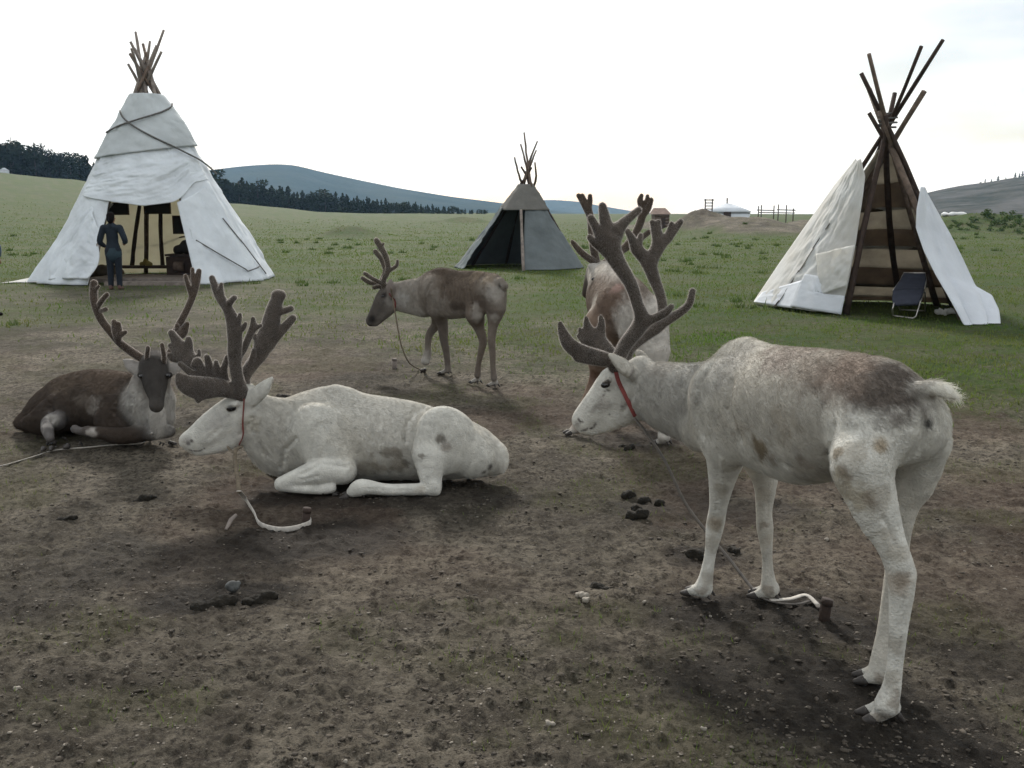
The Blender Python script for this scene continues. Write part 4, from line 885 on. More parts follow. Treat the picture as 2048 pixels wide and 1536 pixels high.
D.antler([[(1230, 734, 4.08, 15), (1250, 690, 4.06, 15), (1283, 645, ya, 17), (1275, 609, 3.98, 13), (1261, 567, 3.95, 14), (1236, 526, 3.94, 17), (1217, 487, 3.94, 22), (1212, 452, 3.95, 15), (1205, 412, 3.96, 9)],
          [(1222, 476, 3.94, 24), (1244, 449, 3.95, 12), (1277, 420, 3.97, 8)], [(1210, 488, 3.94, 18), (1196, 462, 3.93, 11), (1182, 436, 3.92, 8.5)], [(1208, 494, 3.94, 14), (1190, 486, 3.92, 9), (1179, 474, 3.90, 7)],
          [(1278, 650, ya, 12), (1305, 638, 4.0, 10), (1330, 626, 3.97, 9), (1343, 613, 3.95, 7)]], k=0.02,
         plates=[([(1228, 724, 4.06, 16), (1200, 716, 4.0, 19), (1165, 706, 3.94, 20), (1140, 690, 3.91, 17), (1127, 668, 3.90, 12), (1120, 647, 3.90, 7)], np.array([0.1, -0.8, -0.5]), 0.5), ([(1210, 724, 4.0, 12), (1158, 716, 3.93, 12)], np.array([0.1, -0.8, -0.5]), 0.5)])
D.antler([[(1243, 734, 4.16, 15), (1258, 698, 4.20, 13), (1290, 672, yb, 12), (1318, 650, 4.26, 13), (1325, 620, 4.28, 11), (1320, 588, 4.30, 11), (1308, 557, 4.31, 13), (1298, 526, 4.32, 16)],
          [(1296, 522, 4.32, 15), (1275, 500, 4.31, 13), (1264, 478, 4.30, 9), (1255, 462, 4.30, 7)], [(1272, 498, 4.31, 10), (1279, 482, 4.31, 7), (1281, 470, 4.32, 6)], [(1302, 520, 4.32, 15), (1316, 490, 4.33, 14), (1312, 460, 4.34, 11), (1304, 444, 4.34, 6)],
          [(1312, 460, 4.34, 9), (1317, 443, 4.34, 6)], [(1318, 492, 4.33, 13), (1340, 470, 4.34, 10), (1361, 443, 4.35, 7)], [(1336, 476, 4.34, 8), (1340, 458, 4.34, 6.5), (1343, 446, 4.34, 5)],
          [(1310, 655, 4.25, 12), (1350, 631, 4.22, 10), (1377, 610, 4.20, 8.5), (1385, 582, 4.19, 7.5)]], k=0.02,
         plates=[([(1238, 726, 4.18, 14), (1212, 700, 4.24, 17), (1190, 684, 4.28, 24)], np.array([0.3, -0.9, -0.1]), 0.5), ([(1182, 672, 4.28, 16), (1174, 650, 4.28, 9), (1172, 635, 4.28, 5.5)], np.array([0.3, -0.9, -0.1]), 0.6),
                 ([(1198, 672, 4.28, 14), (1203, 648, 4.28, 9), (1201, 634, 4.28, 6)], np.array([0.3, -0.9, -0.1]), 0.6), ([(1180, 682, 4.28, 15), (1166, 668, 4.28, 8), (1159, 658, 4.28, 5)], np.array([0.3, -0.9, -0.1]), 0.6), ([(1180, 692, 4.28, 12), (1156, 672, 4.28, 5)], np.array([0.3, -0.9, -0.1]), 0.6)])
DEER_A = D

# ---------------------------------------------------------------- white bull lying down
D = Deer('white reindeer lying with folded legs and broad many-pointed antlers', 0.0072, (700, 968), fdens=46000, hair_r=0.0006)
T = D.f; lat = np.array([0.06, -1, 0]); w2 = (0.49, 0.47, 0.425)
T.chain([(640, 868, 5.62, 84), (725, 876, 5.62, 84), (800, 882, 5.62, 78), (880, 892, 5.62, 68), (942, 903, 5.60, 52), (982, 919, 5.58, 33)], k=0.08, lat=lat, sc=0.86, col=w2, fur=0.016)
T.chain([(610, 835, 5.62, 40), (672, 806, 5.62, 37), (725, 828, 5.62, 36), (820, 842, 5.62, 36), (880, 865, 5.62, 32), (945, 886, 5.61, 27), (985, 905, 5.58, 18)], k=0.05, lat=lat, sc=0.55, col=w2, fur=0.014)
T.chain([(625, 865, 5.58, 72), (570, 858, 5.52, 62), (530, 838, 5.48, 47), (505, 822, 5.46, 40)], k=0.06, lat=lat, sc=0.62, col=w2, fur=0.018)
T.chain([(590, 900, 5.52, 52), (548, 905, 5.50, 42), (518, 880, 5.48, 34)], k=0.05, lat=lat, sc=0.6, col=w2, fur=0.028)
T.chain([(500, 820, 5.45, 40), (470, 832, 5.44, 40), (430, 855, 5.43, 34), (396, 878, 5.42, 25)], k=0.03, lat=lat, sc=0.66, col=WHT, fur=0.0045)
T.chain([(470, 815, 5.44, 24), (425, 843, 5.43, 20), (385, 874, 5.42, 16)], k=0.02, lat=lat, sc=0.75, col=WHT, fur=0.005)
T.chain([(375, 882, 5.42, 17), (384, 890, 5.42, 16)], k=0.02, lat=lat, sc=0.85, col=CRM, fur=0.004)
T.chain([(492, 858, 5.44, 26), (440, 890, 5.43, 16), (396, 902, 5.42, 10)], k=0.025, lat=lat, sc=0.7, col=WHT, fur=0.007)
T.chain([(372, 899, 5.37, 2.5), (396, 903, 5.34, 2.5), (416, 897, 5.34, 2)], k=0.01, sub=True)
T.chain([(374, 892, 5.36, 4), (381, 886, 5.35, 3.5)], k=0.012, sub=True)
T.chain([(466, 820, 5.335, 8)], k=0.02, sub=True)
T.chain([(470, 808, 5.36, 7), (455, 813, 5.36, 6)], k=0.016, col=WHT, fur=0.004)
el = np.array([-0.3, -0.9, 0.2])
T.chain([(508, 795, 5.38, 17), (526, 778, 5.34, 15), (544, 756, 5.32, 4.5)], k=0.02, lat=el, sc=0.45, col=WHT, fur=0.008)
T.chain([(531, 776, 5.27, 8), (541, 762, 5.27, 3)], k=0.01, sub=True)
T.chain([(495, 795, 5.45, 26)], k=0.03, col=WHT, fur=0.012)
T.chain([(494, 792, 5.56, 14), (498, 780, 5.62, 11), (503, 770, 5.66, 4)], k=0.02, lat=el, sc=0.45, col=WHT, fur=0.008)
# shoulder, folded fore leg
T.chain([(632, 865, 5.45, 58), (662, 915, 5.40, 44), (686, 940, 5.38, 27)], k=0.035, lat=lat, sc=0.6, col=WHT, fur=0.013)
T.chain([(684, 942, 5.36, 27), (640, 944, 5.33, 27), (598, 955, 5.31, 19), (563, 967, 5.30, 14)], k=0.018, col=WHT, fur=0.005)
T.chain([(563, 970, 5.30, 13), (600, 977, 5.29, 10), (640, 979, 5.29, 10), (662, 976, 5.29, 11)], k=0.01, col=WHT, fur=0.003)
T.chain([(570, 940, 5.75, 22), (545, 955, 5.8, 12)], k=0.03, col=WHT, fur=0.01)
# haunch and hind leg laid forward
T.chain([(884, 862, 5.44, 50), (872, 905, 5.40, 48)], k=0.022, lat=lat, sc=0.6, col=WHT, fur=0.012)
T.chain([(905, 887, 5.47, 56), (945, 916, 5.47, 40)], k=0.07, lat=lat, sc=0.7, col=WHT, fur=0.012)
T.chain([(862, 915, 5.38, 34), (861, 950, 5.34, 24), (866, 972, 5.31, 18), (872, 982, 5.30, 10)], k=0.02, col=WHT, fur=0.005)
T.chain([(866, 978, 5.30, 13), (820, 979, 5.28, 12), (770, 979, 5.26, 12), (735, 974, 5.25, 15), (718, 976, 5.24, 17), (704, 984, 5.24, 11)], k=0.015, col=WHT, fur=0.005)
T.chain([(986, 893, 5.58, 12), (1002, 902, 5.56, 10), (1006, 925, 5.55, 9), (1003, 942, 5.55, 5)], k=0.02, col=(0.66, 0.64, 0.59), fur=0.018)
P = D.patches
dk = (0.13, 0.115, 0.095)
P += [((882, 872, 5.30, 13, dk), dict(amt=0.85, seed=2, rag=0.5, fscale=40)), ((896, 893, 5.30, 14, (0.24, 0.21, 0.18)), dict(amt=0.7, seed=3, rag=0.5)), ((780, 910, 5.33, 26, (0.2, 0.175, 0.14)), dict(amt=0.8, seed=4, rag=0.8, sc=(1.2, 1, .6), fscale=35)), ((790, 935, 5.36, 32, (0.24, 0.21, 0.165)), dict(amt=0.7, seed=5, rag=0.9, sc=(1.3, 1, .6), fscale=30)),
      ((735, 940, 5.36, 26, (0.25, 0.22, 0.17)), dict(amt=0.6, seed=6, rag=0.8)), ((984, 936, 5.5, 10, (0.05, 0.04, 0.035)), dict(amt=0.8, seed=7, rag=.4)), ((972, 947, 5.5, 9, (0.06, 0.05, 0.04)), dict(amt=0.8, seed=7, rag=.4)), ((376, 891, 5.36, 5.5, (0.05, 0.045, 0.042)), dict(amt=0.95, seed=8, rag=0.2)), ((381, 885, 5.36, 4.5, (0.05, 0.045, 0.042)), dict(amt=0.95, seed=8, rag=0.2)), ((372, 886, 5.36, 12, (0.27, 0.25, 0.23)), dict(amt=0.6, seed=28, rag=0.4)), *stroke([(376, 903), (388, 907), (400, 906), (412, 900)], 2.6, (0.1, 0.09, 0.08)), *stroke([(455, 826), (447, 836), (440, 845)], 4, (0.33, 0.31, 0.29), .6), *stroke([(410, 862), (425, 856), (440, 850)], 6, (0.42, 0.40, 0.37), .5), ((840, 915, 5.33, 10, dk), dict(amt=0.7, seed=9, rag=1.0, fscale=50)), ((812, 930, 5.33, 10, dk), dict(amt=0.7, seed=10, rag=1.0, fscale=50)),
      ((700, 880, 5.4, 50, (0.45, 0.42, 0.36)), dict(amt=0.5, seed=11, rag=.8)), ((430, 835, 5.38, 26, (0.42, 0.40, 0.37)), dict(amt=0.6, seed=12, rag=.8)), ((466, 820, 5.36, 10, (0.1, 0.09, 0.08)), dict(amt=0.85, seed=13, rag=.25)), ((500, 850, 5.4, 24, (0.42, 0.38, 0.3)), dict(amt=0.4, seed=14)), ((850, 978, 5.24, 20, (0.35, 0.31, 0.25)), dict(amt=0.5, seed=15, rag=.9))]
D.grooves = [([(562, 940), (566, 905), (586, 878)], 9, .016), ([(600, 945), (645, 922), (695, 930)], 8, .010), ([(816, 885), (814, 850), (828, 822), (852, 808)], 9, .014), ([(735, 825), (744, 885)], 9, .006), ([(760, 828), (768, 885)], 9, .006), ([(785, 832), (792, 880)], 9, .006), ([(500, 852), (484, 872)], 8, .008), ([(506, 842), (514, 885), (530, 915)], 8, .010),
             ([(650, 795), (690, 845)], 12, -.008), ([(850, 955), (852, 975)], 5, .006), ([(640, 956), (600, 964)], 5, .006), ([(740, 978), (820, 981)], 4, .004), ([(440, 862), (420, 880)], 8, .006)]
D.body((1, 0, -0.2), w2)
D.eye(466, 820, 5.352, 9.5); 
D.hoof(W(712, 990, 5.24)*np.array([1, 1, 0])+np.array([0, 0, 0.004]), (-1, -0.15, 0), 0.05)
D.hoof(W(655, 982, 5.29)*np.array([1, 1, 0])+np.array([0, 0, 0.004]), (1, 0.1, 0), 0.034)
D.hoof(W(640, 972, 5.75)*np.array([1, 1, 0]), (1, 0.2, 0), 0.034); D.hoof(W(760, 972, 5.95)*np.array([1, 1, 0]), (-1, 0.2, 0), 0.04)
pl = np.array([0.15, -1, 0.1])
D.antler([[(486, 792, 5.40, 15), (474, 752, 5.36, 13), (469, 712, 5.33, 14), (470, 677, 5.31, 16), (466, 643, 5.30, 15), (455, 617, 5.30, 11), (437, 590, 5.31, 9.5), (424, 556, 5.33, 7)], [(444, 600, 5.30, 8), (441, 580, 5.30, 7), (443, 568, 5.29, 4.5)], [(455, 610, 5.30, 9), (463, 601, 5.27, 7), (469, 595, 5.25, 6.5)],
          [(470, 645, 5.30, 10), (478, 640, 5.28, 7), (480, 628, 5.27, 4.5)], [(473, 662, 5.30, 12), (486, 655, 5.28, 7), (491, 647, 5.27, 5)], [(476, 760, 5.38, 8), (471, 728, 5.34, 7), (476, 705, 5.32, 6)], [(470, 720, 5.34, 10), (486, 700, 5.38, 8), (496, 678, 5.40, 8), (506, 654, 5.42, 8), (506, 637, 5.42, 5.5)], [(506, 658, 5.42, 7), (521, 651, 5.42, 5)]], k=0.02,
         plates=[([(482, 788, 5.39, 15), (440, 776, 5.32, 20), (400, 776, 5.26, 25), (372, 768, 5.23, 20), (358, 752, 5.22, 9)], pl, 0.42), ([(400, 790, 5.26, 14), (396, 802, 5.25, 6)], pl, 0.5)])
D.antler([[(490, 786, 5.50, 14), (488, 757, 5.54, 13), (502, 732, 5.56, 14), (517, 712, 5.58, 16), (530, 684, 5.60, 21), (541, 652, 5.61, 20), (547, 620, 5.62, 16), (557, 592, 5.63, 13)], [(548, 622, 5.62, 12), (566, 622, 5.62, 8), (582, 617, 5.62, 7)], [(538, 690, 5.60, 12), (556, 668, 5.60, 11), (572, 651, 5.60, 10), (586, 636, 5.60, 8)],
          [(526, 690, 5.60, 10), (512, 676, 5.59, 7), (501, 663, 5.59, 5)], [(490, 752, 5.55, 8), (503, 722, 5.53, 7), (508, 700, 5.52, 5.5)], [(552, 590, 5.63, 10), (563, 590, 5.63, 10)]], k=0.02)
D.antler([[(484, 790, 5.42, 13), (450, 768, 5.44, 14), (415, 748, 5.46, 14), (385, 728, 5.48, 18), (366, 706, 5.50, 20), (354, 684, 5.50, 12), (343, 666, 5.50, 8)], [(372, 708, 5.50, 14), (377, 690, 5.50, 10), (377, 678, 5.50, 7)], [(386, 722, 5.49, 10), (398, 710, 5.48, 5), (398, 701, 5.48, 4.5)], [(360, 706, 5.50, 12), (341, 691, 5.50, 6.5)], [(362, 716, 5.50, 12), (346, 716, 5.49, 9), (338, 710, 5.48, 6)],
          [(448, 766, 5.42, 12), (448, 738, 5.40, 8), (455, 714, 5.38, 6)], [(440, 762, 5.42, 11), (434, 742, 5.40, 9), (432, 724, 5.39, 5.5)], [(425, 756, 5.42, 11), (420, 735, 5.41, 9), (414, 714, 5.40, 7)], [(412, 760, 5.40, 14), (402, 742, 5.39, 11), (395, 722, 5.38, 9), (388, 730, 5.37, 7)], [(405, 762, 5.38, 12), (382, 746, 5.36, 8), (360, 728, 5.35, 6)], [(470, 780, 5.42, 13), (440, 768, 5.40, 14), (405, 764, 5.38, 12)]], k=0.018, name='antler')
DEER_B = D

# ---------------------------------------------------------------- brown one lying behind, face to us
D = Deer('dark brown reindeer lying down, black face turned this way, slim antlers', 0.012, (200, 876), fdens=30000, hair_r=0.0007)
T = D.f; lat = np.array([0.35, -0.94, 0]); cb = (0.066, 0.051, 0.041); cd = (0.045, 0.034, 0.027)
T.chain([(283, 812, 6.62, 52), (225, 806, 6.78, 58), (165, 806, 6.92, 58), (112, 818, 6.98, 48), (68, 838, 6.95, 27), (42, 846, 6.9, 14)], k=0.08, lat=lat, sc=0.85, col=cb, fur=0.018)
T.chain([(262, 775, 6.66, 28), (185, 768, 6.88, 27), (128, 782, 6.98, 26)], k=0.06, lat=lat, sc=0.6, col=(0.085, 0.064, 0.049), fur=0.018)
T.chain([(120, 826, 6.76, 42), (88, 842, 6.72, 30), (52, 848, 6.76, 14)], k=0.04, lat=lat, sc=0.7, col=cd, fur=0.014)
T.chain([(300, 808, 6.52, 50), (306, 832, 6.50, 42)], k=0.05, lat=np.array([0, 1.0, 0]), sc=0.8, col=(0.40, 0.385, 0.36), fur=0.026)
T.chain([(300, 770, 6.50, 36), (309, 748, 6.42, 32)], k=0.05, col=(0.30, 0.28, 0.26), fur=0.02)
hl = np.array([1.0, 0, 0])
T.chain([(309, 738, 6.36, 32), (310, 765, 6.24, 27), (313, 792, 6.12, 18), (314, 808, 6.07, 15)], k=0.03, lat=hl, sc=0.86, col=(0.035, 0.031, 0.028), fur=0.006)
T.chain([(309, 727, 6.42, 27)], k=0.03, col=(0.03, 0.026, 0.024), fur=0.008)
T.chain([(312, 812, 6.06, 13)], k=0.02, col=(0.11, 0.10, 0.09), fur=0.004)
for q in (-1, 1): T.chain([(310+q*29, 750, 6.26, 7)], k=0.02, col=(0.02, 0.018, 0.018), fur=0.004)
el = np.array([0.2, -0.9, 0.3])
T.chain([(282, 744, 6.40, 11), (266, 732, 6.42, 14), (247, 719, 6.45, 4)], k=0.02, lat=el, sc=0.45, col=(0.3, 0.28, 0.26), fur=0.008)
T.chain([(266, 734, 6.33, 9), (256, 727, 6.35, 5)], k=0.012, sub=True)
T.chain([(338, 744, 6.40, 11), (352, 735, 6.42, 13), (368, 724, 6.45, 4)], k=0.02, lat=el, sc=0.45, col=(0.3, 0.28, 0.26), fur=0.008)
T.chain([(314, 826, 6.36, 17), (317, 850, 6.34, 14), (319, 866, 6.34, 10)], k=0.02, col=(0.45, 0.43, 0.40), fur=0.03)
T.chain([(225, 840, 6.58, 36), (236, 866, 6.50, 22)], k=0.03, lat=lat, sc=0.7, col=cd, fur=0.012)
T.chain([(285, 866, 6.42, 18), (240, 872, 6.38, 17), (205, 866, 6.36, 13), (176, 863, 6.36, 11)], k=0.02, col=cd, fur=0.009)
T.chain([(300, 868, 6.40, 14), (338, 862, 6.38, 13)], k=0.02, col=(0.025, 0.02, 0.018), fur=0.008)
T.chain([(176, 862, 6.36, 10), (160, 862, 6.40, 8), (150, 858, 6.42, 9)], k=0.012, col=(0.10, 0.09, 0.085), fur=0.007)
T.chain([(112, 842, 6.64, 20), (97, 846, 6.56, 14), (95, 860, 6.50, 12), (100, 876, 6.44, 9)], k=0.018, col=(0.12, 0.11, 0.105), fur=0.008)
P = D.patches
P += [((182, 816, 6.62, 24, (0.26, 0.235, 0.21)), dict(amt=0.75, seed=2, rag=0.9, sc=(1, 1, 1.1))), ((160, 802, 6.66, 26, (0.15, 0.125, 0.105)), dict(amt=0.7, seed=3, rag=.8, sc=(1.3, 1, .6))), ((95, 846, 6.5, 15, (0.38, 0.35, 0.32)), dict(amt=0.8, seed=4, rag=0.8, fscale=30)), ((180, 864, 6.32, 14, (0.38, 0.35, 0.32)), dict(amt=0.8, seed=5, rag=.8, fscale=30)),
      ((105, 832, 6.68, 16, (0.35, 0.33, 0.30)), dict(amt=0.7, seed=6, rag=.7)), ((270, 800, 6.5, 30, (0.45, 0.43, 0.40)), dict(amt=0.85, seed=7, rag=.6, sc=(.8, 1, 1.3))), ((200, 755, 6.8, 60, (0.12, 0.09, 0.068)), dict(amt=0.6, seed=8, rag=.7, sc=(1.4, 1, .5))), ((120, 765, 6.9, 40, (0.115, 0.088, 0.066)), dict(amt=0.6, seed=9, rag=.7, sc=(1.3, 1, .6)))]
D.grooves = [([(118, 770), (98, 800), (108, 838)], 8, .018), ([(230, 800), (222, 840)], 8, .014), ([(262, 790), (258, 830)], 8, .012), ([(296, 760), (300, 790)], 4, .006), ([(325, 760), (324, 790)], 4, .006)]
D.body((-1, 0.3, -0.3), cb)
for q in (-1, 1): D.eye(310+q*30, 751, 6.225, 5.5)
D.hoof(np.array([*W(99, 886, 6.42)[:2], 0.0]), (0.2, -1, 0), 0.05); D.hoof(np.array([*W(150, 868, 6.42)[:2], 0.01]), (-0.9, -0.4, 0), 0.045); D.hoof(np.array([*W(120, 870, 6.6)[:2], 0.0]), (-0.6, -0.6, 0), 0.045); D.hoof(np.array([*W(330, 868, 6.5)[:2], 0.0]), (0.5, 0.6, 0), 0.04)
vb = (0.065, 0.048, 0.036)
D.antler([[(296, 724, 6.42, 9), (282, 716, 6.42, 9), (258, 700, 6.40, 9), (240, 686, 6.38, 8.5), (224, 667, 6.37, 8.5), (203, 640, 6.36, 8.5), (191, 612, 6.36, 8.5), (187, 590, 6.38, 8.5), (188, 566, 6.40, 8)], [(196, 612, 6.35, 6), (206, 598, 6.30, 6), (214, 589, 6.28, 5.5)], [(202, 622, 6.33, 5), (212, 618, 6.28, 5.5)], [(190, 580, 6.38, 5), (198, 572, 6.36, 3.5)],
          [(236, 682, 6.36, 7), (234, 662, 6.30, 11), (228, 643, 6.28, 6)], [(236, 664, 6.30, 9), (237, 648, 6.28, 6)], [(238, 670, 6.30, 8), (251, 664, 6.27, 5)]], k=0.018, col=vb)
D.antler([[(322, 724, 6.42, 9), (338, 712, 6.44, 9), (348, 688, 6.46, 8.5), (353, 660, 6.48, 8), (370, 627, 6.50, 7.5), (385, 594, 6.53, 7.5), (394, 565, 6.55, 7), (398, 542, 6.57, 6)], [(383, 594, 6.53, 5), (376, 570, 6.52, 5.5), (371, 552, 6.51, 5)], [(389, 580, 6.54, 5), (386, 556, 6.55, 5), (385, 538, 6.56, 4.5)], [(352, 674, 6.46, 8), (364, 666, 6.42, 11), (374, 648, 6.40, 6)], [(356, 664, 6.44, 8), (354, 650, 6.42, 5)]], k=0.018, col=vb)
D.antler([[(295, 735, 6.36, 6), (294, 715, 6.30, 5.5), (296, 695, 6.27, 5)], [(327, 733, 6.36, 6), (328, 712, 6.30, 5.5), (324, 689, 6.27, 5)], [(292, 726, 6.40, 8), (328, 726, 6.40, 8)]], k=0.014, col=vb, name='brow_tine')
DEER_C = D

# ---------------------------------------------------------------- thin brown one walking
D = Deer('thin grey-brown reindeer walking, ribs showing, one fore hoof lifted', 0.009, (940, 765), fdens=24000, hair_r=0.0008)
T = D.f; hd = np.array([-0.66, 0.75, 0]); hd /= np.linalg.norm(hd); lat = np.array([-hd[1], hd[0], 0]); g1 = (0.115, 0.09, 0.07); g2 = (0.25, 0.225, 0.195); g3 = (0.065, 0.047, 0.034)
T.chain([(872, 587, 9.42, 40), (912, 587, 9.20, 39), (950, 586, 9.00, 35), (980, 586, 8.86, 32)], k=0.08, lat=lat, sc=0.72, col=g1, fur=0.014)
T.chain([(862, 570, 9.46, 26), (884, 560, 9.36, 25), (915, 566, 9.18, 23), (955, 566, 8.98, 23), (990, 572, 8.84, 22)], k=0.06, lat=lat, sc=0.5, col=g3, fur=0.016)
T.chain([(984, 583, 8.82, 28), (990, 603, 8.80, 23)], k=0.06, lat=lat, sc=0.95, col=g2, fur=0.014)
T.chain([(900, 608, 9.25, 30), (940, 608, 9.05, 27)], k=0.05, lat=lat, sc=0.8, col=g2, fur=0.014)
nl = np.array([-0.3, -0.95, 0])
T.chain([(858, 592, 9.48, 38), (820, 588, 9.58, 29), (792, 592, 9.63, 25)], k=0.06, lat=nl, sc=0.6, col=g2, fur=0.016)
T.chain([(845, 612, 9.5, 22), (805, 607, 9.6, 17)], k=0.04, lat=nl, sc=0.6, col=(0.42, 0.40, 0.37), fur=0.026)
hl = np.array([0, -1, 0])
T.chain([(785, 588, 9.64, 23), (770, 602, 9.65, 21), (755, 624, 9.66, 14), (744, 641, 9.66, 11)], k=0.025, lat=hl, sc=0.68, col=(0.10, 0.088, 0.078), fur=0.006)
T.chain([(768, 592, 9.65, 14), (752, 618, 9.66, 10), (739, 640, 9.66, 7)], k=0.015, lat=hl, sc=0.75, col=(0.05, 0.043, 0.038), fur=0.005)
T.chain([(742, 644, 9.66, 9)], k=0.012, col=(0.03, 0.027, 0.025), fur=0.004)
T.chain([(780, 612, 9.64, 16), (758, 640, 9.66, 8), (752, 647, 9.66, 6)], k=0.02, lat=hl, sc=0.7, col=(0.16, 0.145, 0.13), fur=0.006)
T.chain([(784, 590, 9.55, 9), (781, 575, 9.52, 9), (781, 561, 9.52, 4)], k=0.014, lat=np.array([0.3, -.9, 0]), sc=0.5, col=(0.22, 0.19, 0.17), fur=0.008)
T.chain([(775, 582, 9.75, 8), (768, 570, 9.8, 8), (762, 560, 9.82, 4)], k=0.014, lat=np.array([0.3, -.9, 0]), sc=0.5, col=(0.22, 0.19, 0.17), fur=0.008)
T.chain([(866, 585, 9.34, 32), (872, 612, 9.34, 24)], k=0.05, lat=lat, sc=0.6, col=g2, fur=0.012)
T.chain([(874, 618, 9.36, 20), (884, 645, 9.42, 12), (888, 680, 9.46, 8.5), (892, 700, 9.48, 7), (895, 725, 9.5, 6), (896, 740, 9.5, 6.5)], k=0.025, col=(0.13, 0.11, 0.095), fur=0.007)
T.chain([(880, 628, 9.58, 18), (872, 650, 9.62, 10), (859, 668, 9.64, 8), (856, 690, 9.62, 6), (855, 708, 9.60, 7)], k=0.025, col=(0.14, 0.12, 0.10), fur=0.007)
T.chain([(958, 595, 8.88, 32), (950, 625, 8.86, 24)], k=0.05, lat=lat, sc=0.6, col=g1, fur=0.012)
T.chain([(951, 632, 8.88, 19), (958, 655, 8.90, 11), (966, 681, 8.90, 8.5), (963, 700, 8.91, 7), (957, 728, 8.92, 5.5), (955, 750, 8.93, 7)], k=0.025, col=(0.14, 0.115, 0.095), fur=0.007)
T.chain([(992, 618, 8.78, 20), (986, 652, 8.78, 10), (983, 680, 8.77, 8), (985, 705, 8.77, 6.5), (986, 735, 8.77, 5.5), (988, 756, 8.77, 7)], k=0.025, col=(0.15, 0.125, 0.105), fur=0.007)
T.chain([(1000, 565, 8.74, 10), (1008, 572, 8.72, 8)], k=0.02, col=g2, fur=0.02)
for (px, py, dr) in ((893, 749, hd+np.array([-.3, -.3, 0])), (954, 768, hd), (989, 775, hd+np.array([.1, 0, 0]))):
    p = G(px, py); foot(D, p, dr, 0.05, (0.36, 0.34, 0.31)); D.hoof(p, dr, 0.05)
p = W(853, 722, 9.6); T.chain([(855, 708, 9.6, 8), (851, 722, 9.58, 9)], k=0.015, col=(0.36, 0.34, 0.31), fur=0.008)
D.hoof(p+np.array([0, 0, -0.055]), (-0.35, 0.2, -0.75), 0.05)
P = D.patches
P += [((912, 615, 9.1, 26, (0.06, 0.045, 0.035)), dict(amt=0.8, seed=2, rag=.5, sc=(1.2, 1.2, .55))), ((778, 606, 9.5, 14, (0.26, 0.245, 0.225)), dict(amt=.8, seed=22, rag=.5)), ((742, 642, 9.6, 11, (0.02, 0.018, 0.017)), dict(amt=.95, seed=23, rag=.3)), ((975, 553, 8.9, 22, (0.22, 0.175, 0.125)), dict(amt=0.7, seed=3, rag=.9, fscale=25)), ((945, 548, 9.0, 22, (0.22, 0.175, 0.13)), dict(amt=0.6, seed=4, rag=.8)), ((992, 590, 8.76, 24, (0.40, 0.375, 0.345)), dict(amt=0.7, seed=5, rag=.5)), ((995, 576, 8.74, 7, (0.03, 0.025, 0.022)), dict(amt=.8, seed=6, rag=.3, sc=(.5, .5, 1.6))),
      ((962, 605, 8.8, 26, (0.08, 0.06, 0.047)), dict(amt=.6, seed=7, rag=.9)), ((800, 600, 9.55, 22, (0.40, 0.385, 0.36)), dict(amt=.7, seed=8, rag=.6)), ((915, 575, 9.1, 30, (0.12, 0.095, 0.075)), dict(amt=.6, seed=9, rag=1.0, fscale=30)), ((763, 592, 9.6, 7, (0.03, 0.026, 0.024)), dict(amt=.9, seed=10, rag=.3))]
D.grooves = [([(893+i*7, 553+i*.6), (896+i*7, 575), (895+i*7, 598)], 3.4, -.007) for i in range(8)]+[([(850, 620), (846, 590), (856, 565)], 6, .014), ([(884, 575), (880, 610), (890, 630)], 5, .012), ([(935, 580), (940, 610), (938, 635)], 6, .014), ([(965, 560), (975, 570)], 8, -.012)]
P += [((870, 600, 0, 26, (0.26, 0.235, 0.205)), dict(amt=.7, seed=31, rag=.9)), ((945, 628, 0, 20, (0.3, 0.275, 0.245)), dict(amt=.7, seed=32, rag=.8)), ((898, 548, 0, 24, (0.06, 0.045, 0.034)), dict(amt=.7, seed=33, rag=.7)), ((955, 640, 0, 10, (0.3, 0.28, 0.25)), dict(amt=.7, seed=34, rag=.6)), ((992, 640, 0, 10, (0.3, 0.28, 0.25)), dict(amt=.7, seed=35, rag=.6)), ((1003, 590, 0, 16, (0.4, 0.375, 0.34)), dict(amt=.7, seed=36, rag=.5))]
D.body(-hd, g1, wild=0.5)
D.eye(762, 594, 9.56, 3.6)
vd = (0.085, 0.07, 0.055)
D.antler([[(768, 575, 9.62, 6), (767, 560, 9.60, 6), (776, 540, 9.57, 6), (772, 514, 9.56, 6.5), (760, 492, 9.56, 7), (753, 481, 9.56, 6.5)], [(776, 542, 9.57, 5), (787, 536, 9.55, 4.5), (794, 530, 9.54, 4.5), (795, 521, 9.53, 3.5)], [(762, 495, 9.56, 4), (767, 487, 9.55, 3)], [(766, 568, 9.6, 5.5), (745, 557, 9.54, 5), (730, 547, 9.52, 5)]], k=0.014, col=vd)
D.antler([[(762, 574, 9.7, 6), (764, 560, 9.72, 6), (770, 542, 9.75, 5.5), (764, 520, 9.77, 6), (751, 503, 9.78, 6)], [(762, 568, 9.7, 5.5), (740, 565, 9.68, 5.5), (725, 556, 9.66, 5)], [(760, 572, 9.66, 5), (748, 575, 9.62, 5)]], k=0.014, col=vd)
DEER_D = D

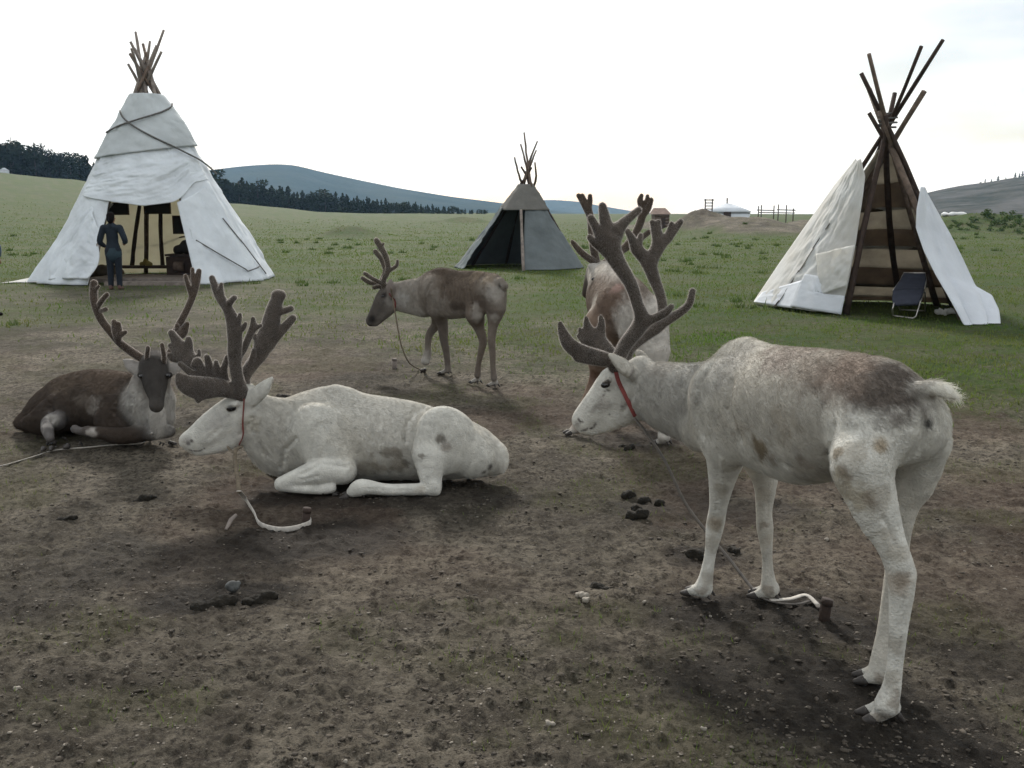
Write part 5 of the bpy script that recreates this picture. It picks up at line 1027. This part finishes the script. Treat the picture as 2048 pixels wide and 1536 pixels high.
# ---------------------------------------------------------------- the one behind, seen from the rear
D = Deer('brown and white reindeer seen from behind, half hidden by the big white one', 0.012, (1240, 880), fdens=24000, hair_r=0.0008)
T = D.f; hd = np.array([-0.2, 0.98, 0]); lat = np.array([0.98, 0.2, 0]); e1 = (0.14, 0.108, 0.085); e2 = (0.46, 0.43, 0.39)
T.chain([(1250, 622, 6.80, 64), (1236, 608, 7.15, 64), (1224, 598, 7.5, 54)], k=0.08, lat=lat, sc=0.95, col=e1, fur=0.014)
T.chain([(1246, 585, 6.85, 40), (1225, 562, 7.3, 38), (1216, 555, 7.55, 34)], k=0.06, lat=lat, sc=0.7, col=e2, fur=0.014)
T.chain([(1218, 575, 7.55, 40), (1204, 556, 7.75, 28), (1196, 545, 7.9, 23)], k=0.05, col=e2, fur=0.018)
T.chain([(1196, 545, 7.9, 22), (1184, 565, 7.95, 17), (1174, 586, 7.98, 11)], k=0.03, lat=np.array([.3, -1, 0]), sc=0.7, col=(0.08, 0.065, 0.055), fur=0.006)
T.chain([(1200, 540, 7.8, 9), (1188, 535, 7.75, 10), (1178, 531, 7.74, 4)], k=0.015, lat=np.array([0, -.9, .4]), sc=0.5, col=(0.35, 0.33, 0.31), fur=0.008)
T.chain([(1212, 535, 7.95, 9), (1222, 526, 7.98, 9), (1230, 520, 8.0, 4)], k=0.015, lat=np.array([0, -.9, .4]), sc=0.5, col=(0.35, 0.33, 0.31), fur=0.008)
T.chain([(1290, 640, 6.72, 48), (1306, 700, 6.64, 34)], k=0.06, col=e2, fur=0.014)
T.chain([(1306, 705, 6.63, 30), (1318, 770, 6.58, 15), (1326, 815, 6.55, 13), (1328, 850, 6.52, 11), (1328, 872, 6.50, 13)], k=0.03, col=e2, fur=0.009)
T.chain([(1212, 650, 6.82, 44), (1200, 715, 6.86, 26), (1192, 752, 6.92, 13), (1178, 790, 6.92, 11), (1162, 830, 6.89, 10), (1154, 856, 6.87, 12)], k=0.04, col=(0.20, 0.145, 0.11), fur=0.009)
T.chain([(1208, 640, 7.45, 28), (1200, 720, 7.45, 14), (1196, 770, 7.44, 10), (1194, 826, 7.42, 9)], k=0.04, col=(0.14, 0.10, 0.075), fur=0.008)
T.chain([(1248, 640, 7.5, 28), (1250, 720, 7.5, 14), (1252, 770, 7.48, 10), (1252, 826, 7.46, 9)], k=0.04, col=(0.14, 0.10, 0.075), fur=0.008)
T.chain([(1248, 640, 6.62, 18), (1250, 665, 6.58, 14)], k=0.03, col=e2, fur=0.03)
for p, dr in ((G(1152, 868), np.array([-0.8, -0.2, 0])), (G(1328, 890), np.array([-0.5, 0.3, 0])), (np.array([*W(1194, 836, 7.42)[:2], 0]), hd), (np.array([*W(1252, 836, 7.46)[:2], 0]), hd)):
    foot(D, p, dr, 0.05, (0.44, 0.42, 0.38)); D.hoof(p, dr, 0.05)
P = D.patches
P += [((1215, 610, 6.9, 60, (0.12, 0.082, 0.062)), dict(amt=.75, seed=2, rag=.6)), ((1262, 640, 6.5, 40, (0.42, 0.395, 0.36)), dict(amt=.8, seed=3, rag=.5, sc=(.8, 1, 1.4))), ((1180, 610, 7.0, 30, (0.45, 0.42, 0.37)), dict(amt=.7, seed=4, rag=.5, sc=(.6, 1, 1.4))), ((1232, 568, 6.75, 16, (0.3, 0.2, 0.17)), dict(amt=.7, seed=5, rag=.9)), ((1190, 760, 6.85, 30, (0.13, 0.075, 0.055)), dict(amt=.7, seed=6, rag=.6))]
D.body(-hd, e1, wild=0.5)
D.eye(1183, 556, 7.9, 4)
D.antler([[(1194, 532, 7.9, 9), (1188, 500, 7.85, 9), (1184, 465, 7.82, 9), (1181, 435, 7.82, 8.5), (1172, 412, 7.82, 9), (1157, 391, 7.83, 5.5)], [(1172, 412, 7.82, 8), (1168, 400, 7.82, 6), (1165, 391, 7.82, 5)], [(1176, 420, 7.82, 7), (1180, 405, 7.82, 6), (1180, 392, 7.82, 5.5)], [(1192, 526, 7.85, 8), (1166, 508, 7.75, 7.5), (1148, 488, 7.7, 6), (1144, 482, 7.7, 4)]], k=0.018, col=vb)
D.antler([[(1206, 530, 7.95, 9), (1232, 510, 8.0, 9), (1252, 492, 8.05, 8.5), (1270, 468, 8.1, 8.5), (1282, 440, 8.12, 9), (1284, 415, 8.14, 8), (1280, 402, 8.14, 7), (1283, 391, 8.14, 5)], [(1284, 416, 8.14, 7), (1293, 402, 8.14, 5.5), (1295, 392, 8.14, 4.5)], [(1284, 432, 8.12, 8), (1296, 418, 8.12, 7), (1302, 400, 8.12, 6)], [(1250, 498, 8.05, 7), (1275, 482, 8.02, 6.5), (1298, 464, 8.0, 6)]], k=0.018, col=vb)
DEER_E = D
# ================================================================ people
M['skin'] = mat('skin', (0.30, 0.17, 0.11), rough=0.6, noise=.1, nscale=20)
M['navy'] = mat('navy', (0.011, 0.017, 0.026), rough=0.85, noise=.25, nscale=12, bump=.01, bscale=25)
M['jeans'] = mat('jeans', (0.010, 0.014, 0.022), rough=0.9, noise=.25, nscale=15)
M['teal'] = mat('teal', (0.024, 0.042, 0.055), rough=0.85, noise=.2, nscale=12)
M['shoe'] = mat('shoe', (0.10, 0.055, 0.045), rough=0.7, noise=.3, nscale=30)
M['black_hair'] = mat('black_hair', (0.010, 0.008, 0.008), rough=0.9, noise=.3, nscale=40, spec=.05)
M['bluegrey'] = mat('bluegrey', (0.075, 0.10, 0.16), rough=0.85, noise=.2, nscale=10, bump=.01, bscale=25)
M['khaki'] = mat('khaki', (0.16, 0.13, 0.09), rough=0.9, noise=.2, nscale=12)
def person(base, h, face, label, arms, coat, legs, extra=None, shoe='shoe'):
    """face: direction looked in; arms: per side (elbow, wrist) in body units (right, forward, up)"""
    base = np.array([base[0], base[1], 0.0]); f_ = np.array([math.sin(face), math.cos(face), 0]); r_ = np.array([f_[1], -f_[0], 0]); u_ = np.array([0, 0, 1.0])
    root = empty('person', base, label, 'person')
    B = lambda x, y, z: base+(r_*x+f_*y+u_*z)*h
    def mk(name, prims, m, vox=0.012, k=0.03):
        T = Field(vox)
        for p in prims: T.chain([(B(*q[:3]), q[3]*h) for q in p[0]], k=k, lat=p[1] if len(p) > 1 else None, sc=p[2] if len(p) > 2 else 1.0)
        v, f = T.mesh(2); v[:, 2] = np.maximum(v[:, 2], 0.003); return place(name, v, f, m, root, True, None, base)
    sk = [([(0, 0.01, 0.84, .033), (0, 0.012, 0.875, .034)],), ([(0, 0.0, 0.93, .052), (0, 0.018, 0.905, .05), (0, 0.03, 0.885, .038)], r_, 0.85), ([(0, .062, .915, .010), (0, .068, .905, .011)],), ([(-.046, .005, .915, .012)],), ([(.046, .005, .915, .012)],),
          ([(0, 0, .80, .034), (0, 0, .55, .04)],), ([(-.03, 0, .5, .035), (-.055, 0, .05, .022)],), ([(.03, 0, .5, .035), (.055, 0, .05, .022)],)]
    for s_ in (-1, 1):
        e, w = arms[s_]; d = np.array(w)-np.array(e); d = d/np.linalg.norm(d)
        sk.append(([(s_*.10, 0, .80, .03), (*e, .024), (*w, .016)],)); hb = np.array(w)+d*.02; tp = np.array(w)+d*.05
        sk.append(([(*w, .014), (*tp, .016)],))
        for i in range(4): o = np.array([(i-1.5)*.009, 0, 0]); sk.append(([(*(tp+o), .006), (*(tp+o+d*(.028+.006*(i in (1, 2)))+np.array([0, .006, -.004])), .0045)],))
        sk.append(([(*(hb+np.array([-s_*.012, .004, 0])), .007), (*(hb+np.array([-s_*.026, .012, 0])+d*.022), .005)],))
    body = mk('body', sk, M['skin'], 0.010, 0.012)
    mk('jacket', [([(0, 0, .80, .065), (0, 0, .70, .075), (0, 0, .60, .076), (0, 0, .50, .104)], f_, .66), ([(-.085, 0, .795, .04), (.085, 0, .795, .04)],)] + [([(s_*.105, 0, .795, .042), (*arms[s_][0], .036), (*(np.array(arms[s_][0])*.25+np.array(arms[s_][1])*.75), .028)],) for s_ in (-1, 1)] + [([(0, -.005, .825, .045)],)], coat, 0.012, 0.035)
    mk('trousers', [([(-.045, 0, .50, .062), (-.052, 0.005, .30, .044), (-.056, -.008, .06, .034)],), ([(.045, 0, .50, .062), (.052, 0.005, .30, .044), (.056, -.008, .06, .034)],), ([(-.03, 0, .52, .06), (.03, 0, .52, .06)],)], legs, 0.012, 0.02)
    for s_ in (-1, 1): mk('shoe', [([(s_*.056, -.025, .022, .024), (s_*.062, .045, .018, .022), (s_*.064, .075, .014, .016)],), ([(s_*.056, -.02, .045, .026)],)], M[shoe], 0.010, 0.015)
    mk('hair', [([(0, -.012, .945, .054), (0, -.022, .91, .05), (0, -.026, .875, .03)], r_, .92), ([(0, .012, .965, .04)],)], M['black_hair'], 0.010, 0.02)
    if extra: extra(mk)
    return root
p = G(232, 579)
person((p[0], p[1]), 1.66, R(-4), 'person seen from behind in navy jacket and dark trousers at the tent doorway', {-1: ((-.155, -.02, .63), (-.12, .06, .55)), 1: ((.165, -.02, .64), (.12, .09, .60))}, M['navy'], M['jeans'],
       lambda mk: mk('shirt', [([(0, 0, .485, .108), (0, 0, .465, .109)], np.array([0, 1.0, 0]), .66)], M['teal']))
p = G(-20, 632)
person((p[0], p[1]), 1.66, R(20), 'person in blue-grey jacket standing with one elbow out at the grass edge', {-1: ((-.16, -.06, .66), (-.10, .04, .56)), 1: ((.17, .0, .66), (.10, .07, .56))}, M['bluegrey'], M['khaki'], shoe='black_hair')

# ================================================================ far camp
gy = empty('yurt', (W(1455, 430, 112)[0], 112, float(land_z(np.array([W(1455, 430, 112)[0]]), np.array([112.0]), False)[0])), 'white felt yurt with a chimney pipe behind the dirt mounds', 'yurt')
M['felt'] = mat('felt', (0.55, 0.58, 0.62), rough=.9, noise=.08, nscale=.8, bump=.02, bscale=2)
q0 = np.array(gy.location); zb = W(1455, 424, 112)[2]; zt = W(1455, 408, 112)[2]
MB().tube([q0+np.array([0, 0, -.2]), (q0[0], q0[1], zb)], 2.55, 28).build('wall', M['felt'], gy, True)
MB().tube([(q0[0], q0[1], zb), (q0[0], q0[1], zb+.06), (q0[0], q0[1], (zb+zt)/2+.1), (q0[0], q0[1], zt), (q0[0], q0[1], zt+.05)], [2.65, 2.68, 1.5, .5, .35], 28).build('roof', M['felt'], gy, True)
MB().tube([(q0[0]-.1, q0[1], zt-.3), (q0[0]-.1, q0[1], W(1455, 396, 112)[2])], .07, 8).build('chimney_pipe', M['wood_dark'], gy, True)
MB().box((q0[0]-.6, q0[1]-2.55, zb-.55), (.8, .2, 1.1)).build('door', M['wood_dark'], gy)
MB().tube([(q0[0]+2.6*math.sin(a), q0[1]-2.6*math.cos(a), zb-.12) for a in np.linspace(-2, 2, 24)], .03, 5).build('rope', M['rope'], gy, True)
def zland(x, y): return float(land_z(np.array([x]), np.array([float(y)]), False)[0])
Y = 101.0; a = W(1411, 398, Y); b = W(1425, 398, Y); zg = zland(a[0], Y)
tw = empty('wooden_rack', ((a[0]+b[0])/2, Y, zg), 'tall wooden rack of posts and rungs beside the white yurt', 'rack')
for x in (a[0], b[0]): MB().box((x, Y, (zg-.2+a[2])/2), (.1, .12, a[2]-zg+.2)).build('post', M['wood_dark'], tw)
for py in (400, 406, 412, 418, 424): MB().box(((a[0]+b[0])/2, Y-.11, W(1418, py, Y)[2]), ((b[0]-a[0])*(1.45 if py == 400 else 1.15), .08, .09)).build('rung', M['wood_dark'], tw)
Y = 106.0; fx = [(1516, 412), (1523, 410), (1547, 411), (1556, 409), (1573, 410), (1588, 417)]; a = W(1516, 430, Y); zg = zland(W(1550, 430, Y)[0], Y)
fe = empty('pole_fence', (W(1550, 430, Y)[0], Y, zg), 'broken pole fence on the skyline right of the yurt', 'fence')
for px, py in fx: x = W(px, py, Y); MB().box((x[0], Y+random.uniform(-.3, .3), (zg-.3+x[2])/2), (.09, .09, x[2]-zg+.3)).build('post', M['wood_dark'], fe)
for x0, x1, py in ((1514, 1549, 420), (1518, 1590, 425), (1554, 1591, 419.5)): MB().tube([W(x0, py, Y-.5), W(x1, py+1, Y-.5)], .05, 6).build('rail', M['wood_dark'], fe, True)
Y = 92.0; a = W(1304, 436, Y); b = W(1336, 436, Y); t = W(1318, 416, Y); zg = min(zland(a[0], Y), a[2])-.3
hs = empty('log_hut', ((a[0]+b[0])/2, Y, zg), 'small brown log hut with a pitched roof behind the dirt bank', 'hut')
w = b[0]-a[0]; cxh = (a[0]+b[0])/2; ze = W(1318, 428, Y)[2]
M['roof_brown'] = mat('roof_brown', (0.14, 0.095, 0.075), rough=.9, noise=.3, nscale=3)
for i in range(6): MB().tube([(cxh-w*.45, Y-1.2, zg+(ze-zg)*(i+.5)/6), (cxh+w*.45, Y-1.2, zg+(ze-zg)*(i+.5)/6)], (ze-zg)/12*1.02, 8).build('log', M['wood'], hs, True)
MB().box((cxh, Y+.1, (zg+ze)/2), (w*.84, 2.3, ze-zg)).build('wall', M['wood'], hs)
r = MB(); r.add([(cxh-w*.55, Y-1.5, ze-.03), (cxh+w*.55, Y-1.5, ze-.03), (cxh+w*.32, Y, t[2]), (cxh-w*.42, Y, t[2]), (cxh-w*.55, Y+1.5, ze-.03), (cxh+w*.55, Y+1.5, ze-.03)], [(0, 1, 2, 3), (3, 2, 5, 4), (0, 3, 4), (1, 5, 2), (0, 4, 5, 1)]); r.build('roof', M['roof_brown'], hs)
MB().box((cxh+.1, Y-1.36, zg+(ze-zg)*.45), (.4, .06, (ze-zg)*.7)).build('door', M['wood_dark'], hs)
# pale sheet on the bank, far white car-sized thing on the slope
M['white_sheet'] = mat('white_sheet', (0.7, 0.7, 0.7), rough=.7, noise=.1, nscale=3)
b = Field(.07); p = G(1905, 467); zz = zland(p[0], p[1])
for i in range(8): q = np.array([p[0]-1.0+i*.27, p[1]+.3*math.sin(i*2), zz+.05+.05*(i % 2)]); b.cone(q, q+np.array([.35, .2, 0]), .13, .1, .3)
v, f = b.mesh(1); tag(place('white_tarpaulin', v, f, M['white_sheet']), 'crumpled white tarpaulin lying on the bank past the patched tent', 'tarpaulin')
az = math.atan((32-1024)/F); r0 = 312.0; x, y = r0*math.sin(az), r0*math.cos(az); zz = zland(x, y)
ft = empty('yurt', (x, y, zz), 'tiny white yurt at the foot of the slope wood', 'yurt')
MB().tube([(x, y, zz-.3), (x, y, zz+.9)], 1.3, 20).build('wall', M['felt'], ft, True); MB().tube([(x, y, zz+.9), (x, y, zz+1.5), (x, y, zz+1.6)], [1.38, .4, .3], 20).build('roof', M['felt'], ft, True)

# ================================================================ halters, leads and pegs
M['red_strap'] = mat('red_strap', (0.19, 0.045, 0.04), rough=.75, noise=.25, nscale=40)
M['grey_strap'] = mat('grey_strap', (0.085, 0.076, 0.07), rough=.85, noise=.3, nscale=30, col2=(0.14, .125, .11))
M['pale_strap'] = mat('pale_strap', (0.42, 0.39, 0.35), rough=.85, noise=.25, nscale=30)
M['cord'] = mat('cord', (0.13, 0.105, 0.075), rough=.9, noise=.3, nscale=40)
def smooth_path(pts, n=8):
    P = np.array(pts, float); E = np.concatenate([[2*P[0]-P[1]], P, [2*P[-1]-P[-2]]]); o = []
    for i in range(1, len(E)-2):
        for t in np.linspace(0, 1, n, endpoint=False):
            p0, p1, p2, p3 = E[i-1:i+3]; o.append(0.5*(2*p1+(p2-p0)*t+(2*p0-5*p1+4*p2-p3)*t*t+(3*p1-p0-3*p2+p3)*t**3))
    o.append(P[-1]); return o
def strap(name, pts, w, m, parent, flat=0.3): return MB().tube(smooth_path(pts), w, 8, True, flat).build(name, m, parent, True, np.array(parent.location))
def on(D, px, py, lift=0.006):
    p = pick(D.v, px, py); n = np.array([0, 0, CAMH])-p; return p+n/np.linalg.norm(n)*lift
def gr(px, py, z=0.012):
    p = G(px, py); p[2] = float(land_z(np.array([p[0]]), np.array([p[1]]))[0])+z; return p
def peg(px, py, label, top=(0, 0, .13), m='wood_grey', r=.022):
    p = gr(px, py, -.05); o = empty('wooden_peg', (p[0], p[1], p[2]), label, 'peg'); t = p+np.array([0, 0, .05])+np.asarray(top)
    MB().tube([p, (p+t)/2, t], [r*.85, r, r*.95], 8).build('stake', M[m], o, True, p)
    MB().tube([t-np.array([0, 0, .015]), t+np.array([0.004, 0, .008])], [r*1.08, r*1.0], 8).build('battered_head', M[m], o, True, p); return o
# big white one: red strap from the antler base, grey lead to the peg
A = DEER_A; root = empty('lead_rope', gr(1640, 1225), 'red strap and grey lead hanging from the lowered head to a peg', 'rope')
strap('halter', [on(A, 1228, 742), on(A, 1234, 766), on(A, 1246, 792), on(A, 1258, 815), on(A, 1268, 836, .012)], .011, M['red_strap'], root)
strap('lead', [W(1268, 836, 4.0), W(1290, 862, 3.98), W(1330, 922, 3.93), W(1370, 1005, 3.9), W(1415, 1066, 3.93), W(1460, 1120, 3.92), gr(1508, 1188, .03), gr(1540, 1206), gr(1590, 1206), gr(1625, 1204), gr(1640, 1216)], .014, M['grey_strap'], root)
strap('lead_tail', [gr(1540, 1206, .016), gr(1580, 1203, .03), gr(1612, 1199, .03), gr(1636, 1212, .02)], .012, M['pale_strap'], root)
peg(1646, 1236, 'weathered peg holding the lead of the big white reindeer', (.0, -.03, .09), 'wood_dark', .024)
Bd = DEER_B; root = empty('lead_rope', gr(560, 1060), 'red halter and pale webbing lead of the lying white reindeer', 'rope')
strap('halter', [on(Bd, 484, 796), on(Bd, 487, 820), on(Bd, 488, 848), on(Bd, 486, 875), on(Bd, 482, 893, .012)], .011, M['red_strap'], root)
strap('lead', [W(482, 893, 5.27), W(472, 900, 5.2), W(470, 925, 5.15), W(475, 955, 5.05), W(478, 985, 4.95)], .011, M['cord'], root, .6)
strap('webbing', [W(478, 982, 4.95), gr(492, 1012, .05), gr(508, 1030, .02), gr(520, 1048), gr(555, 1066), gr(590, 1062), gr(618, 1054), gr(622, 1046)], .015, M['pale_strap'], root, .22)
strap('halter_knot', [W(455, 893, 5.3), W(464, 904, 5.25), W(472, 902, 5.22), W(482, 894, 5.26)], .008, M['cord'], root)
peg(610, 1050, 'short weathered peg at the end of the pale webbing lead', (.012, 0, .075), 'wood_dark', .022)
st = gr(450, 1062); o = MB().tube([gr(452, 1060), gr(462, 1050, .03), gr(472, 1040, .035)], [.008, .012, .009], 7).build('stick', M['wood_grey'], None, True); tag(o, 'short broken stick lying near the pale webbing lead', 'stick')
Cd = DEER_C; root = empty('lead_rope', gr(150, 896), 'thin pale lead trailing from the brown lying reindeer over the dirt', 'rope')
strap('lead', [W(304, 866, 6.2), gr(300, 876, .02), gr(280, 886), gr(230, 893), gr(170, 897), gr(110, 899), gr(50, 917), gr(0, 931), gr(-70, 948)], .008, M['pale_strap'], root, .5)
Dd = DEER_D; root = empty('lead_rope', gr(845, 742), 'thin brown cord from the neck of the thin walking reindeer to the ground', 'rope')
strap('halter', [on(Dd, 776, 590), on(Dd, 783, 596), on(Dd, 787, 604), on(Dd, 789, 620, .012)], .008, M['red_strap'], root)
strap('lead', [on(Dd, 786, 578), on(Dd, 788, 600, .02), W(791, 630, 9.45), W(797, 665, 9.4), W(804, 695, 9.4), W(818, 725, 9.45), gr(838, 741), gr(852, 746)], .007, M['cord'], root, 1.0)
peg(789, 736, 'small grey peg standing in the reddish dirt before the walking reindeer', (0, 0, .10), 'wood_grey', .028)

# ================================================================ dung, stones, sticks
M['dung'] = mat('dung', (0.017, 0.0145, 0.011), rough=.85, noise=.5, nscale=25, bump=.015, bscale=40, spec=.15)
M['bone'] = mat('bone', (0.24, 0.215, 0.18), rough=.8, noise=.25, nscale=30, bump=.004, bscale=60)
def lump(name, parts, m, label, cat, vox=.008, group=None):
    b = Field(vox)
    for px, py, r, dz, ex in parts:
        p = gr(px, py, dz); b.cone(p, p+np.array([ex, ex*.3, 0]), r, r*.85, .015)
    v, f = b.mesh(1); n = vnormals(v, f); v = v+n*((fbm3(v*55, 3, 4)-.5)*.022)[:, None]
    return tag(place(name, v, f, m, None, True), label, cat, group)
lump('dung', [(1252, 990, .032, .01, .035)], M['dung'], 'long dark dung lump at the end of a row of three', 'dung')
lump('dung', [(1285, 997, .030, .01, .03)], M['dung'], 'dark dung lump in the middle of a row of three', 'dung')
lump('dung', [(1318, 1003, .028, .01, .012)], M['dung'], 'round dark dung lump closing a row of three', 'dung')
lump('dung', [(1262, 1036, .034, .012, .01), (1284, 1036, .034, .012, .01), (1273, 1028, .03, .03, .01)], M['dung'], 'three-lobed black dung heap beside the row of dung lumps', 'dung')
lump('dung', [(1245, 895, .03, .01, .01), (1262, 897, .025, .01, .01), (1254, 902, .025, .01, .01)], M['dung'], 'small dark dung heap between the hooves of the rear-facing reindeer', 'dung')
lump('dung', [(1385, 1108, .035, .0, .05), (1405, 1112, .03, .0, .03), (1420, 1104, .025, .0, .02)], M['dung'], 'flat moist dung pat behind the near fore leg of the white reindeer', 'dung')
lump('dung', [(1460, 1100, .022, .0, .02), (1468, 1103, .018, 0, .02)], M['dung'], 'scrap of dung between the two fore legs of the white reindeer', 'dung')
lump('dung', [(400, 1212, .04, -.005, .06), (440, 1206, .035, .0, .04), (500, 1200, .035, .0, .05), (530, 1194, .028, 0, .03)], M['dung'], 'long trodden dung heap with a grey stone on it', 'dung')
lump('dung', [(122, 1040, .028, .0, .02), (140, 1040, .02, .0, .02)], M['dung'], 'single bluish black dung lump on open dirt', 'dung')
lump('dung', [(285, 994, .03, .0, .02), (300, 990, .022, .0, .02), (270, 996, .02, 0, .02)], M['dung'], 'loose dung clods before the chin of the lying white reindeer', 'dung')
lump('dung', [(1190, 1166, .03, -.01, .02), (1210, 1170, .02, -.01, .02)], M['dung'], 'small dark dung scrap near the pale bone piece', 'dung')
lump('dung', [(560, 800, .05, 0, .06), (600, 797, .05, 0, .05), (640, 800, .04, 0, .05)], M['dung'], 'dark dung strewn behind the back of the lying white reindeer', 'dung')
lump('stone', [(466, 1190, .028, .03, .012)], mat('stone_grey', (0.07, .072, .07), rough=.7, noise=.4, nscale=30, bump=.005, bscale=50), 'rounded grey stone lying on the trodden dung heap', 'stone')
lump('bone', [(1156, 1188, .013, .012, .022), (1163, 1194, .013, .012, .022), (1170, 1201, .014, .012, .01)], M['bone'], 'pale broken bone piece on the bare dirt', 'bone', .004)
lump('stone', [(1100, 1440, .014, .004, .006)], M['bone'], 'pale small stone by itself at the trampled path edge', 'stone', .004)
for q in [(690, 1522), (30, 1378), (1255, 1390), (1410, 1450), (1290, 1200), (1345, 1228), (1420, 1222), (960, 1440), (610, 1520), (1655, 1078), (1045, 1300), (860, 1330), (130, 1280), (1930, 1100), (2010, 1180)]:
    lump('stone', [(q[0], q[1], random.uniform(.005, .010), .002, random.uniform(-.008, .008))], M['bone'], 'small pale stone half sunk in the bare dirt', 'stone', .004, 'small pale stones in the dirt')
# gravel and clods: too many to count
def scatter(name, n, rmin, rmax, size, m, label, cat, seed, dense=None):
    rs = np.random.default_rng(seed); v = []; f = []; k = 0
    ico = np.array([(0, 0, 1), (.89, 0, .45), (.28, .85, .45), (-.72, .53, .45), (-.72, -.53, .45), (.28, -.85, .45), (.72, .53, -.45), (-.28, .85, -.45), (-.89, 0, -.45), (-.28, -.85, -.45), (.72, -.53, -.45), (0, 0, -1)])
    tri = np.array([(0, 1, 2), (0, 2, 3), (0, 3, 4), (0, 4, 5), (0, 5, 1), (1, 6, 2), (2, 7, 3), (3, 8, 4), (4, 9, 5), (5, 10, 1), (2, 6, 7), (3, 7, 8), (4, 8, 9), (5, 9, 10), (1, 10, 6), (11, 7, 6), (11, 8, 7), (11, 9, 8), (11, 10, 9), (11, 6, 10)])
    r = rmin*(rmax/rmin)**rs.random(n); a = rs.uniform(-.75, .75, n); x = r*np.sin(a); y = r*np.cos(a); g, wet_and_shade, red, moss = masks(x, y)
    keep = rs.random(n) < (1-g)*(0.25+0.75*sstep(.4, .6, fbm2(x*2.2, y*2.2, 3, seed))); x, y, r = x[keep], y[keep], r[keep]; z = land_z(x, y)
    s = size*np.minimum(np.exp(rs.normal(0, .5, len(x))), 2.2)
    V = ico[None]*(s[:, None, None]*np.stack([rs.uniform(.7, 1.4, len(x)), rs.uniform(.7, 1.4, len(x)), rs.uniform(.22, .45, len(x))], 1)[:, None, :])*(1+rs.uniform(-.45, .45, (len(x), 12, 1)))
    V = V+np.stack([x, y, z+s*.15], 1)[:, None, :]; Fc = (tri[None]+np.arange(len(x))[:, None, None]*12).reshape(-1, 3)
    o = link(name, np_mesh(name, V.reshape(-1, 3), Fc, m, False)); return tag(o, label, cat, kind='stuff')
M['grit'] = mat('grit', (0.16, .14, .115), rough=.85, noise=.55, nscale=14)
M['clod'] = mat('clod', (0.06, .05, .039), rough=.95, noise=.5, nscale=9, bump=.01, bscale=60)
scatter('gravel', 6500, 2.2, 9, .0032, M['grit'], 'fine pale grit strewn over the bare dirt', 'gravel', 5)
scatter('dirt_clods', 20000, 2.1, 11, .005, M['clod'], 'crumbled dark clods of trampled earth', 'clods', 9)
# grass
def blades(name, n, rmin, rmax, L, m, label, seed, fn, amax=.72, wide=.004, tuft=1):
    rs = np.random.default_rng(seed); r = rmin*(rmax/rmin)**rs.random(n); a = rs.uniform(-amax, amax, n); x = r*np.sin(a); y = r*np.cos(a)
    k = rs.random(n) < fn(x, y, r); x, y, r = x[k], y[k], r[k]
    if tuft > 1:
        x = np.repeat(x, tuft)+rs.normal(0, .09, len(x)*tuft); y = np.repeat(y, tuft)+rs.normal(0, .09, len(r)*tuft); r = np.repeat(r, tuft)
    z = land_z(x, y); nn = len(x); ln = L*np.exp(rs.normal(0, .35, nn))*(1+r/60); t = rs.random(nn)*6.283; w = wide*(1+r/9); be = ln*rs.uniform(.2, .8, nn); t2 = rs.random(nn)*6.283
    b0 = np.stack([x+w*np.cos(t), y+w*np.sin(t), z-.005], 1); b1 = np.stack([x-w*np.cos(t), y-w*np.sin(t), z-.005], 1); tp = np.stack([x+be*np.cos(t2), y+be*np.sin(t2), z+ln], 1)
    V = np.stack([b0, b1, tp], 1).reshape(-1, 3); Fc = np.arange(nn*3).reshape(-1, 3)
    return tag(link(name, np_mesh(name, V, Fc, m, False)), label, 'grass', kind='stuff')
M['blade'] = mat('blade', (0.08, .15, .022), rough=.7, col2=(0.125, .13, .04), nscale=.6, spec=.2, trans=.4)
M['blade_dark'] = mat('blade_dark', (0.05, .09, .018), rough=.7, col2=(0.08, .11, .035), nscale=.6, spec=.2, trans=.35)
gm = lambda x, y, r: (1-.85*sstep(40, 150, r))*masks(x, y)[0]*(.3+.7*sstep(.4, .62, fbm2(x*.8, y*.8, 3, 77)))
blades('grass', 230000, 7.5, 150, .028, M['blade'], 'short grazed green grass around the tents', 21, gm)
blades('grass_tufts', 1100, 14, 80, .06, M['blade_dark'], 'scattered dark tufts of longer grass in the meadow', 22, lambda x, y, r: masks(x, y)[0]*sstep(.54, .66, fbm2(x*.22, y*.22, 3, 78)), tuft=26, wide=.005)
blades('thin_grass', 26000, 2.6, 10, .018, M['blade'], 'sparse thin sprouts between the clods', 23, lambda x, y, r: masks(x, y)[3]*.8, wide=.0014)
# ================================================================ haze
hz = MB(); hz.box((0, 0, 95), (9700, 9700, 214))
M['haze'] = bpy.data.materials.new('haze'); M['haze'].use_nodes = True
_n = M['haze'].node_tree.nodes; _l = M['haze'].node_tree.links; _n.remove(_n['Principled BSDF'])
_pv = _n.new('ShaderNodeVolumePrincipled'); _pv.inputs['Density'].default_value = 0.00012; _pv.inputs['Color'].default_value = (0.40, 0.65, 1.0, 1); _pv.inputs['Anisotropy'].default_value = 0.2; _pv.inputs['Absorption Color'].default_value = (1, 1, 1, 1)
_l.new(_pv.outputs[0], _n['Material Output'].inputs['Volume'])
tag(hz.build('haze', M['haze']), 'pale blue haze lying over the valley', 'haze', kind='stuff')
